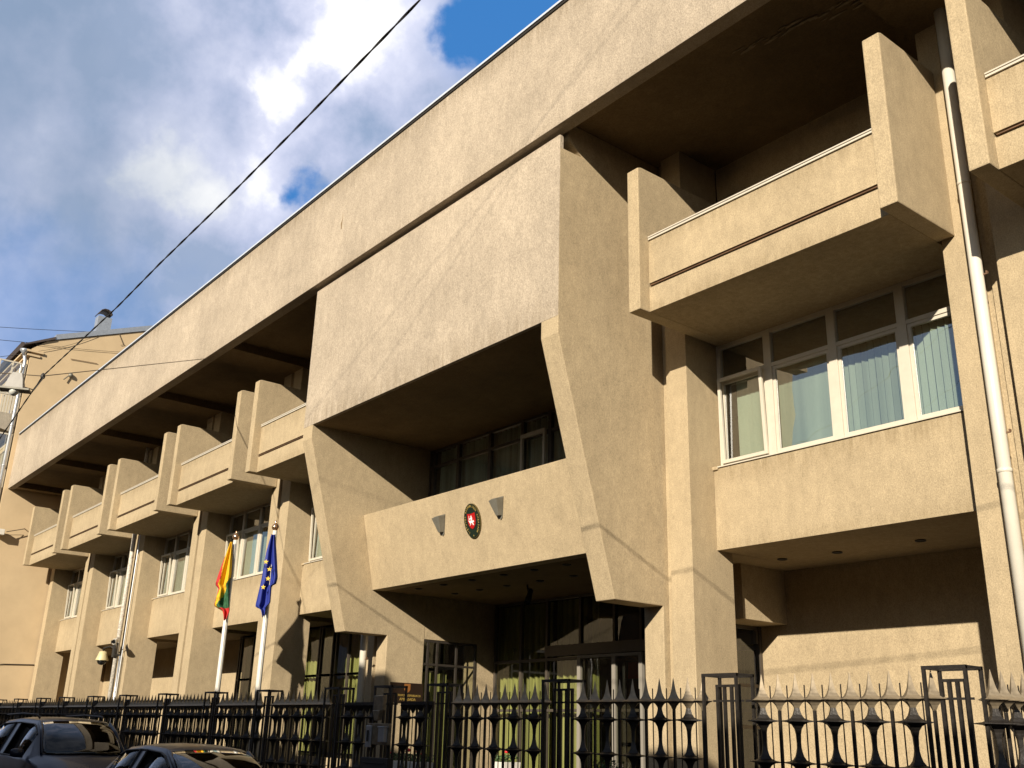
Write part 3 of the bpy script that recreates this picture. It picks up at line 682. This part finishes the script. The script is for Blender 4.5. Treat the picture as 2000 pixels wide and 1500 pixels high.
# ================================================================ ochre neighbour
YB = thing('ochre_building', 'tall ochre rendered building with blank gable behind the cornice end', 'building')
FYB = -2.72
bm = bmn(); prism(bm, [(FYB, 0), (FYB, 19.0), (-2.1, 19.55), (2.7, 21.45), (9., 23.3), (12., 23.3), (12., 0)], 'X', -75., XW)
obj('wall', bm, M['yellow'], YB)
bm = bmn(); prism(bm, [(-1.75, 19.72), (2.7, 21.47), (9., 23.32), (9., 23.60), (2.7, 21.75), (-1.75, 20.0)], 'X', -75., XW+.06); rf = obj('roof', bm, M['zinc'], YB)
bm = bmn(); prism(bm, [(-3.1, 19.08), (-3.1, 19.16), (-1.76, 19.86), (-1.76, 19.72)], 'X', -75., XW+.10); prism(bm, [(-3.14, 19.0), (-3.24, 19.2), (-3.11, 19.2), (-3.11, 19.02)], 'X', -75, XW+.08); obj('eaves', bm, M['rooftin'], YB)
bm = bmn()
for k, (w, z) in enumerate(((.30, 18.80), (.16, 18.60))): bx(bm, -75., XW+.02+w*.3, FYB-w, FYB+.55-k*.12, z, z+.10)
obj('eaves_moulding', bm, M['yellow'], YB)
bm = bmn(); bx(bm, -46.75, -46.2, .3, 1.0, 20.9, 21.95); ch = obj('chimney', bm, M['zinc'], YB)
bm = bmn(); tube(bm, [(-46.9, .62, 22.0), (-46.05, .62, 22.0)], .36, 12); bmesh.ops.delete(bm, geom=[v for v in bm.verts if v.co.z < 21.94], context='VERTS'); cw = obj('cowl', bm, M['rooftin'], ch); cw.modifiers.new('s', 'SOLIDIFY').thickness = .04
bm = bmn(); tube(bm, [(-45.45, -2.9, .3), (-45.45, -2.9, 18.1), (-45.45, -2.9, 18.35), (-45.42, -3.02, 18.75)], .085, 12)
for z in (5, 7, 9, 11, 13, 15, 17): lathe(bm, [(.09, 0), (.11, .01), (.11, .05), (.09, .06)], (-45.45, -2.9, z), 12)
lathe(bm, [(.09, 0), (.11, .12), (.21, .22), (.21, .30)], (-45.42, -3.02, 18.6), 10); obj('drainpipe', bm, M['zinc'], YB)
for z0 in (14.7, 11.1, 7.5):
    xr = -45.62; yb = FYB-.01; yo = yb-1.25
    bm = bmn(); prism(bm, [(yb, z0), (yb, z0+.92), (yo, z0+.92), (yo, z0+.55), (yo+.3, z0+.2)], 'X', -49.5, xr); bal = obj('balcony', bm, M['pale'], YB, .01)
    bm = bmn(); r0, r1 = z0+.93, z0+1.84
    for k in range(30): x = -49.45+k*.122; bx(bm, x, x+.085, yo+.02, yo+.05, r0, r1)
    for k in range(10): y = yo+.06+k*.122; bx(bm, xr-.06, xr-.02, y, y+.085, r0, r1)
    bx(bm, -49.5, xr, yo, yo+.06, r1+.001, r1+.06); bx(bm, xr-.07, xr, yo+.061, yb, r1+.001, r1+.06); obj('railing', bm, M['white_frame'], bal)
    bm = bmn(); s0, s1 = r1+.061, z0+3.55
    for x, y in ((xr-.04, yo+.04), (xr-.04, yo+.62), (xr-.04, yb-.05), (-46.9, yo+.04), (-47.9, yo+.04)): bx(bm, x-.035, x+.035, y-.035, y+.035, s0, s1)
    for zz in (s0+.02, s1-.07): bx(bm, -49.5, xr-.08, yo+.01, yo+.07, zz, zz+.07); bx(bm, xr-.07, xr-.01, yo+.08, yb-.09, zz, zz+.07)
    gz = obj('glazed_screen', bm, M['white_frame'], bal)
    bm = bmn(); bx(bm, xr-.045, xr-.04, yo+.05, yb-.06, s0, s1-.02); bx(bm, -49.4, xr-.08, yo+.03, yo+.035, s0, s1-.02); obj('pane', bm, M['glass'], gz)
bm = bmn()
for x, z0 in [(x, z) for x in (-48, -51.5, -55, -58.5) for z in (3, 6.6, 10.4, 14.1)]: bx(bm, x-.6, x+.6, FYB-.03, FYB+.01, z0+.5, z0+2.2)
obj('window', bm, M['black_glass'], YB)
# fittings on the gable
t = thing('gable_floodlight', 'small white floodlight on a bracket on the ochre gable', 'floodlight')
bm = bmn(); bx(bm, -45.2, -44.9, -2.85, -2.4, 9.72, 9.98); obj('lamp_housing', bm, M['paint_white'], t, .02)
bm = bmn(); tube(bm, [(-45.33, -1.5, 10.2), (-45.1, -1.55, 10.15), (-45.05, -2.3, 9.9)], .02, 6); tube(bm, [(-45.33, -1.5, 9.9), (-45.05, -2.3, 9.75)], .012, 6); obj('bracket', bm, M['wire'], t)
t = thing('wall_vent', 'small grey hooded vent high on the ochre gable', 'vent')
bm = bmn(); lathe(bm, [(.02, -.1), (.10, -.06), (.11, .02), (.08, .1), (.02, .14)], (-45.25, -.75, 18.05), 10); obj('hood', bm, M['lampgrey'], t)
bm = bmn(); tube(bm, [(-45.25, -.85, 18.0), (-45.2, -1.05, 17.75)], .03, 6); obj('spout', bm, M['lampgrey'], t)
bm = bmn(); tube(bm, [(-45.3, -2.05, .5), (-45.3, -1.75, 4.0), (-45.3, -1.3, 4.05), (-45.3, 0.0, 4.10)], .018, 6)
tag(obj('wall_cable', bm, M['rubber']), 'thin dark cable turning a corner low on the ochre gable', 'cable')
bm = bmn(); tube(bm, [(-45.3, -.883, 18.916), (-45.3, .415, 19.001)], .016, 6)
tag(obj('wall_bar', bm, M['brownmetal']), 'short rusty bar fixed to the ochre gable', 'bar')
bm = bmn(); tube(bm, [(-45.3, .95, 20.9), (-45.3, 1.131, 21.045), (-45.3, 1.532, 20.346)], .016, 6); tube(bm, [(-45.3, 1.40, 20.28), (-45.3, 1.6, 20.36)], .012, 6)
tag(obj('antenna', bm, M['wire']), 'small bent antenna hanging below the ochre roof edge', 'antenna')

# ================================================================ overhead lines and the street lamp
def sag(a, b, s, n=24):
    a, b = Vector(a), Vector(b); return [a.lerp(b, k/n)-Vector((0, 0, s*4*(k/n)*(1-k/n))) for k in range(n+1)]
J = Vector((-14.73, -8.32, 8.04))
bm = bmn()
p1 = []
K = [J]+[Vector(p) for p in ((-10.02, -8.4, 7.96), (-8.1, -8.42, 8.02), (-5.59, -8.45, 8.035), (-3.45, -8.48, 8.09), (-1.2, -8.5, 8.203), (4.08, -8.5, 8.49), (16., -8.5, 9.4))]
for a, b in zip(K, K[1:]): p1 += [a.lerp(b, t/5) for t in range(5)]
p0 = sag((-30., -8.5, 5.0), (-17.483, -8.35, 7.345), .1, 14)[:-1]+sag((-17.483, -8.35, 7.345), J, .0, 6)
for off in (0, PI):                                   # two twisted strands
    P = p0[:-1]+p1; Q = []
    for k in range(len(P)-1):
        for j in range(6):
            q = P[k].lerp(P[k+1], j/6); a = (q.x*7.)+off
            Q.append(q+Vector((0, .006*math.cos(a), .006*math.sin(a))))
    tube(bm, Q, .0085, 6)
tag(obj('power_cable', bm, M['rubber']), 'thick twisted black cable running diagonally above the street', 'cable')
bm = bmn(); tube(bm, [(-15.1, -16., 8.5), (-15.0, -9.2, 7.97), J, (-21.764, -2.57, 11.88)], .010, 6)
tag(obj('span_wire', bm, M['wire']), 'thin wire crossing the street from the lamp to the cornice', 'wire')
bm = bmn(); lathe(bm, [(.02, -.06), (.04, -.04), (.045, 0), (.03, .04), (.015, .06)], J, 8); tube(bm, [J+Vector((.1, 0, -.05)), J+Vector((-.05, -.1, -.3)), J+Vector((-.1, -.5, -.25))], .012, 5)
tag(obj('cable_clamp', bm, M['rubber']), 'dark clamp where the thick cable meets the thin wire', 'clamp')
for k, (y0, y1, z0, z1, lab) in enumerate(((-9.9, 5., 12.3, 17.6, 'uppermost thin wire left of the ochre roof'), (-9.4, 3.2, 11.1, 15.6, 'middle thin wire meeting the ochre eaves'), (-11., -2.9, 11.0, 18.9, 'lowest thin wire reaching the ochre drainpipe head'))): pass
def wire(a, b, lab, r=.012, s=.3):
    bm = bmn(); tube(bm, sag(a, b, s), r, 6); tag(obj('overhead_wire', bm, M['rubber']), lab, 'wire', 'thin wires at the left edge')
wire((-46.8, -16., 18.3), (-46.8, .62, 21.25), 'uppermost thin wire, running to the roof cowl of the ochre building', .014, .25)
wire((-45.6, -16., 17.6), (-45.3, -2.95, 19.241), 'second thin wire, reaching the eaves of the ochre building', .014, .1)
wire((-45.4, -16., 13.6), (-45.3, -3.1, 18.6), 'third thin wire, reaching the drainpipe head of the ochre building', .014, .1)
wire((-45.28, -2.9, 19.22), (-45.28, 1.6, 19.93), 'thin wire slung level across the upper ochre gable', .010, .05)
wire((-45.28, -2.42, 18.92), (-45.28, .2, 20.5), 'thin wire climbing across the corner of the ochre gable', .010, .12)
SL = thing('street_lamp', 'grey box lantern hanging from the thin wire over the street', 'street lamp', (-14.32, -8.85, 7.60))
bm = bmn()
v = [bm.verts.new(p) for p in ((-.19,-.30,-.06),(.19,-.30,-.06),(.19,.32,-.06),(-.19,.32,-.06),(-.15,-.24,.12),(.15,-.24,.12),(.15,.26,.12),(-.15,.26,.12),(-.11,-.13,.27),(.11,-.13,.27),(.11,.18,.27),(-.11,.18,.27))]
for f in ((0,3,2,1),(0,1,5,4),(1,2,6,5),(2,3,7,6),(3,0,4,7),(4,5,9,8),(5,6,10,9),(6,7,11,10),(7,4,8,11),(8,9,10,11)): bm.faces.new([v[i] for i in f])
obj('lamp_housing', bm, simple('light_grey_enamel', (.28, .265, .24), .5, noise=.1), SL, .012)
bm = bmn(); bx(bm, -.21, .21, -.33, .35, -.10, -.0605); obj('rim', bm, M['lampgrey'], SL, .01)
bm = bmn(); lathe(bm, [(.05, -.10), (.13, -.07), (.17, -.03), (.18, 0)], (0, 0, 0), 16); obj('diffuser', bm, M['lampglass'], SL, loc=(0, 0, -.10)); SL.children[-1].scale = (1, 1.55, 1); SL.scale = (.60, .52, .95); SL.rotation_euler = (0, 0, math.radians(-25))
bm = bmn(); tube(bm, [(0, -.1, .27), (0, -.1, .36)], .02, 6); tube(bm, [(0, .12, .27), (0, .14, .42)], .02, 6); obj('hanger', bm, M['wire'], SL)
# lines behind the viewer that throw the thin shadows on the facade
def pw(a, b, lab, r): 
    bm = bmn(); tube(bm, [a, b], r, 6); tag(obj('overhead_wire', bm, M['rubber']), lab, 'wire')
pw((6., -14.4, 21.37), (-13.5, -14.4, 9.33), 'thin wire dropping to the roof of the terrace across the street', .0065)
pw((6., -14.4, 20.3), (-18., -14.4, 10.0), 'second thin wire dropping to the roof of the terrace', .007)

# ================================================================ cars
def car(label, x, y, paint, H, Lc, W, suv, roofrails):
    """nose towards +X; x is the windscreen header"""
    t = thing('parked_car', label, 'car', (x, y, 0)); w = W/2
    hb = .62*H if suv else .64*H                      # beltline
    wsl, hl = (.82, .95) if suv else (.80, .80)        # windscreen run, bonnet length
    rl = 2.75 if suv else 1.75                         # roof length
    # stations: x, belt z, top z, top half width, belt half width
    st = [(wsl+hl+.22, .52, .60, .62*w, .80*w), (wsl+hl+.05, .62, .74, .74*w, .93*w), (wsl+hl*.55, hb-.10, hb-.04, .74*w, .985*w), (wsl+.04, hb-.03, hb+.05, .78*w, 1.*w),
          (wsl-.02, hb-.02, hb+.07, .80*w, 1.*w), (wsl*.45, hb, H-.20*1, .74*w, 1.*w), (.08, hb, H-.045, .70*w, 1.*w), (-.1, hb, H-.005, .68*w, 1.*w), (-rl*.35, hb+.01, H+.02, .68*w, 1.*w), (-rl*.5, hb+.01, H+.02, .68*w, 1.*w), (-rl*.85, hb+.03, H-.02, .66*w, .99*w),
          (-rl-.05, hb+.05, H-.10, .64*w, .97*w), (-rl-.55, hb+.06, hb+.16, .70*w, .94*w), (-rl-.75, hb-.05, hb+.0, .72*w, .92*w)]
    def interp_top(s): return s
    bm = bmn(); rows = []
    for X, zb, zt, wt, wb in st:
        half = [(wb*.93, .28), (wb*1.0, .60 if zb > .7 else .45), (wb*.995, zb-.05), (wb*.965, zb)]
        r_ = zt-zb
        half += [(wt+(wb*.95-wt)*.12, zb+r_*.84 if r_ > .2 else zb+r_*.6), (wt*.94, zb+r_*.95), (wt*.6, zt), (0, zt+.012)]
        rows.append([(X, -a, z) for a, z in half]+[(X, a, z) for a, z in half[:-1]][::-1])
    vr = [[bm.verts.new(p) for p in row] for row in rows]; n = len(vr[0])
    gl = bmn(); ws = bmn(); gr = bmn(); rw = bmn()
    for k, (a, b) in enumerate(zip(vr, vr[1:])):
        for j in range(n-1):
            sideglass = j in (3, n-5) and 5 <= k <= 10 and k != 8
            front = 4 <= k <= 5 and j in (5, 6, 7, 8)
            if front: continue
            rear = k == 11 and j in (5, 6, 7, 8)
            q = (a[j], a[j+1], b[j+1], b[j])
            if sideglass or front or rear:
                T = (gl if j == 3 else gr) if sideglass else rw
                f = T.faces.new([T.verts.new(v.co) for v in q]); f.smooth = True
            else:
                f = bm.faces.new(q); f.smooth = True
    bm.faces.new(vr[0]); bm.faces.new(vr[-1][::-1])
    NB = [Vector(p) for p in rows[4][5:n-5]]; NT = [Vector(p) for p in rows[6][5:n-5]]
    def along(P, t):
        t *= len(P)-1; i = min(int(t), len(P)-2); return P[i].lerp(P[i+1], t-i)
    G = []
    for a in range(9):
        row = []
        for c in range(15):
            u_ = c/14; v_ = a/8; A = along(NB, u_); Bq = along(NT, u_); q = A.lerp(Bq, v_)
            q += Vector((.10*(1-(2*u_-1)**2)*(1-v_*.3)+.05*math.sin(PI*v_), 0, .035*math.sin(PI*v_)))
            row.append(ws.verts.new(q))
        G.append(row)
    for a, b in zip(G, G[1:]):
        for c in range(14): ws.faces.new((a[c], a[c+1], b[c+1], b[c])).smooth = True
    # window surrounds
    bmesh.ops.remove_doubles(ws, verts=ws.verts[:], dist=.001); [bmesh.ops.remove_doubles(q, verts=q.verts[:], dist=.001) for q in (gl, gr, rw)]
    edges = [(1, 1)]
    body = obj('body', bm, M[paint], t); body.modifiers.new('s', 'SOLIDIFY').thickness = .03
    sb = body.modifiers.new('b', 'BEVEL'); sb.width = .02; sb.segments = 2; sb.limit_method = 'ANGLE'; sb.angle_limit = .5
    for nm_, q in (('side_window', gl), ('side_window', gr), ('rear_window', rw)): obj(nm_, q, M['carglass'], t).modifiers.new('s', 'SOLIDIFY').thickness = .008
    g2 = obj('windscreen', ws, M['carglass'], t); g2.modifiers.new('s', 'SOLIDIFY').thickness = .008
    # trim: seals and pillars
    bm = bmn()
    for s in (1, -1):
        P = [Vector(rows[k][4 if s < 0 else n-5]) for k in range(5, 12)]; P = [p+Vector((0, .0*s, 0)) for p in P]; tube(bm, P, .014, 6)
        P = [Vector(rows[k][3 if s < 0 else n-4]) for k in range(5, 12)]; tube(bm, P, .016, 6)
        Q = [Vector(rows[4][5 if s < 0 else n-6]), Vector(rows[5][5 if s < 0 else n-6]), Vector(rows[6][5 if s < 0 else n-6])]; tube(bm, Q, .03, 8, 1)
        for k in (8, 9): tube(bm, [Vector(rows[k][3 if s < 0 else n-4]), Vector(rows[k][4 if s < 0 else n-5])], .02, 6)
    Q = [Vector(rows[4][j]) for j in range(5, n-5)]; tube(bm, Q, .018, 6)
    obj('trim', bm, [M['dark'], M[paint]], t)
    if roofrails:
        for s in (1, -1):
            bm = bmn(); P = [(-.25, s*.60*w, H+.0), (-.35, s*.62*w, H+.055), (-rl*.5, s*.62*w, H+.075), (-rl+.15, s*.60*w, H+.05), (-rl+.05, s*.60*w, H-.03)]; tube(bm, P, .018, 8); obj('roof_rail', bm, M['dark'], t)
    for s in (-1, 1):
        bm = bmn(); lathe(bm, [(.02, -.09), (.075, -.07), (.085, 0), (.075, .07), (.02, .09)], (0, 0, 0), 12)
        m_ = obj('wing_mirror', bm, M[paint], t, loc=(wsl*.62, s*(w+.10), hb+.07)); m_.scale = (.7, 1.35, .8)
        bm = bmn(); bx(bm, wsl+hl-.05, wsl+hl+.2, s*w*.45-.16, s*w*.45+.16, .55, .68); obj('headlight', bm, M['headl'], t, .03)
        bm = bmn(); bx(bm, -rl-.80, -rl-.58, s*w*.82-.08, s*w*.82+.08, hb-.22, hb+.04); obj('tail_light', bm, M['tail'], t, .02)
    for X in (wsl+.45, -rl+.1):
        for s in (-1, 1):
            bm = bmn(); tube(bm, [(X, s*(w-.2), .31), (X, s*(w+.005), .31)], .31, 24); wh = obj('wheel', bm, M['tyre'], t)
            bm = bmn(); tube(bm, [(X, s*(w-.02), .31), (X, s*(w+.012), .31)], .19, 18); obj('rim', bm, M['zinc'], wh)
    # cabin
    bm = bmn()
    for X in (-.55, -1.5):
        for yy in (-.36, .36): bx(bm, X-.1, X+.05, yy-.22, yy+.22, .5, 1.12*H/1.5); bx(bm, X-.08, X, yy-.12, yy+.12, 1.13*H/1.5, 1.3*H/1.5)
    bx(bm, wsl*.2, wsl*.9, -w*.86, w*.86, .5, hb-.06); obj('seats', bm, M['interior'], t, .03)
    bm = bmn(); tube(bm, [(wsl-.05, -.1, hb+.075), (wsl*.7, .35, hb+.22)], .008, 5); tube(bm, [(wsl-.02, -.6*w, hb+.06), (wsl*.8, -.05, hb+.14)], .008, 5); obj('wiper', bm, M['dark'], t)
car('dark blue estate car with roof rails parked by the fence', -14.6, -6.68, 'car_blue', 1.71, 4.8, 1.86, True, True)
car('small blue grey hatchback parked in front of the estate car', -8.40, -6.68, 'car_grey', 1.385, 3.9, 1.68, False, False)

# ================================================================ setting
bm = bmn(); bx(bm, -400, 400, -400, 400, -.5, -.004); struct('ground', bm, M['asphalt'])
bm = bmn(); bx(bm, -120, 60, -13.0, -5.4, -.003, .0); struct('road', bm, M['asphalt'])
bm = bmn(); bx(bm, XW+.01, 60, -5.2, -.02, 0.001, .14); struct('pavement', bm, M['paving'])
bm = bmn(); bx(bm, -120, 60, -5.35, -5.202, 0.001, .14); struct('kerb', bm, M['kerb'])
bm = bmn(); bx(bm, -120, 60, -15.98, -13.0, 0.001, .14); struct('far_pavement', bm, M['paving'])
bm = bmn(); bx(bm, XW+.3, -.2, -2.9, 3.1, .141, TZ-.002); struct('forecourt', bm, M['paving'])
# houses across the street (behind the viewer): they shade the street and show in the panes
OB = thing('street_terrace', 'plain brown rendered terrace across the street', 'building')
bm = bmn(); bx(bm, -70, 4.6, -28, -16, 0, 8.6); bx(bm, 4.601, 45, -28, -16, 0, 7.2); obj('wall', bm, M['opp'], OB)
bm = bmn(); prism(bm, [(-28.3, 8.61), (-15.7, 8.61), (-17.0, 9.35), (-27, 9.35)], 'X', -70.2, 4.8); prism(bm, [(-28.3, 7.21), (-15.7, 7.21), (-17.0, 7.8), (-27, 7.8)], 'X', 4.81, 45.2); rf = obj('roof', bm, M['rooftin'], OB)
bm = bmn(); bx(bm, -7.2, -5.2, -18.5, -16.9, 9.0, 10.75); bx(bm, -25, -23.6, -18.5, -17, 9., 10.2); bx(bm, 14, 15.4, -18.5, -17, 7.5, 8.6); obj('dormer', bm, M['opp'], rf)
for k in range(28):
    x = -67+4*k
    for z in (1.2, 4.9):
        bm = bmn(); bx(bm, x-.6, x+.6, -16.02, -15.97, z, z+1.9); w = obj('window', bm, M['black_glass'], OB)

# ================================================================ light, sky, camera
sd = Vector((-.56, 1., -.463)).normalized()
sun = bpy.data.lights.new('sun', 'SUN'); sun.energy = 5.0; sun.angle = math.radians(.5); sun.color = (1., .90, .74)
so = bpy.data.objects.new('sun', sun); COL.objects.link(so); so.rotation_euler = sd.to_track_quat('-Z', 'Y').to_euler()
el = math.asin(-sd.z); az = math.atan2(-sd.x, -sd.y)
W = bpy.data.worlds.new('World'); scene.world = W; W.use_nodes = True; nt = W.node_tree; L = nt.links
bg = nt.nodes['Background']; bg.inputs['Strength'].default_value = .05
sky = nd(nt, 'ShaderNodeTexSky'); sky.sky_type = 'NISHITA'; sky.sun_disc = False; sky.sun_elevation = el; sky.sun_rotation = az; sky.air_density = 1.2; sky.dust_density = .6; sky.ozone_density = 2.
tc = nd(nt, 'ShaderNodeTexCoord')
def vm(op, a, b=None):
    n = nd(nt, 'ShaderNodeVectorMath', operation=op)
    for i, s in enumerate((a, b)):
        if s is None: continue
        if hasattr(s, 'links'): L.new(s, n.inputs[i])
        else: n.inputs[i].default_value = s
    return n
def mth(op, a, b=None, clamp=False):
    n = nd(nt, 'ShaderNodeMath', operation=op); n.use_clamp = clamp
    for i, s in enumerate((a, b)):
        if s is None: continue
        if hasattr(s, 'links'): L.new(s, n.inputs[i])
        else: n.inputs[i].default_value = s
    return n.outputs[0]
D = vm('NORMALIZE', tc.outputs['Generated']).outputs[0]
n1 = nd(nt, 'ShaderNodeTexNoise', Scale=10., Detail=8., Roughness=.55, Distortion=.0); L.new(D, n1.inputs['Vector'])
n2 = nd(nt, 'ShaderNodeTexNoise', Scale=3.2, Detail=7., Roughness=.55, Distortion=.5); L.new(D, n2.inputs['Vector'])
wob = vm('SCALE', vm('SUBTRACT', n1.outputs['Color'], (.5, .5, .5)).outputs[0]); wob.inputs['Scale'].default_value = .16
Dw = vm('ADD', D, wob.outputs[0]).outputs[0]
def blob(c, r0, r1):
    d = vm('DISTANCE', Dw, Vector(c).normalized()).outputs['Value']
    mr = nd(nt, 'ShaderNodeMapRange', interpolation_type='SMOOTHSTEP'); L.new(d, mr.inputs[0]); mr.inputs[1].default_value = r1; mr.inputs[2].default_value = r0
    return mr.outputs[0]
# openings of blue
holes = mth('MAXIMUM', blob((-.585, .475, .657), .074, .104), mth('MAXIMUM', blob((-.7957, .3674, .4816), .004, .028), blob((-.45, .6, .66), .2, .3)))
lowhole = mth('MULTIPLY', blob((-.95, .18, .28), .08, .20), .55)
cloudF = mth('SUBTRACT', 1., mth('MAXIMUM', holes, lowhole), True)
spots = mth('MAXIMUM', blob((-.700, .350, .620), .01, .095), mth('MAXIMUM', mth('MULTIPLY', blob((-.7683, .3071, .5616), .004, .045), .9), mth('MULTIPLY', blob((-.845, .250, .470), .005, .075), .95)))
broad = blob((-.755, .335, .555), .06, .30)
white = mth('ADD', mth('ADD', mth('MULTIPLY', spots, .48), mth('MULTIPLY', broad, .34)), mth('MULTIPLY', mth('SUBTRACT', n1.outputs['Fac'], .45), 2.3), True)
grey = mth('MAXIMUM', blob((-.86, .20, .455), .02, .17), blob((-.83, .10, .54), .02, .24))
cc = ramp(nt, [(.0, (4.0, 5.2, 7.6)), (.3, (6.6, 7.3, 9.8)), (.6, (9.2, 9.6, 11.8)), (.9, (15.2, 15., 14.4))]); L.new(white, cc.inputs[0])
dk = ramp(nt, [(.35, (3.0, 4.1, 5.9)), (.65, (5.2, 6.0, 7.9))]); L.new(n2.outputs['Fac'], dk.inputs[0])
c1 = mixc(nt, mth('MULTIPLY', grey, .72), cc.outputs[0], dk.outputs[0])
blue = mixc(nt, .65, sky.outputs[0], (.5, 3.3, 9.4))
c2 = mixc(nt, cloudF, blue, c1)
# away from the cloud bank: plain Nishita sky with scattered thin cloud
far_ = mth('MULTIPLY', mth('SUBTRACT', n2.outputs['Fac'], .38), 3., True)
rest = mixc(nt, far_, sky.outputs[0], (5.6, 5.7, 6.2))
near = blob((-.78, .32, .52), .55, .85)
L.new(mixc(nt, near, rest, c2), bg.inputs['Color'])

cd = bpy.data.cameras.new('camera'); cam = bpy.data.objects.new('camera', cd); COL.objects.link(cam); scene.camera = cam
r = Vector((.62586526, .7794626, .02703207)); u = Vector((.24358711, -.22827778, .94263173)); f = Vector((-.740917, .58337579, .33273817))
m = Matrix((r, u, -f)).transposed().to_4x4(); m.translation = (5.445, -12.492, 1.65); cam.matrix_world = m
cd.sensor_width = 36; cd.lens = 36*1942.08/2000; cd.clip_end = 2000; cd.clip_start = .05
vs = scene.view_settings; vs.view_transform = 'Standard'; vs.look = 'None'; vs.exposure = .74; vs.gamma = 1.
scene.cycles.max_bounces = 8; scene.cycles.transparent_max_bounces = 12; scene.cycles.caustics_reflective = False; scene.cycles.caustics_refractive = False
scene.cycles.use_denoising = True
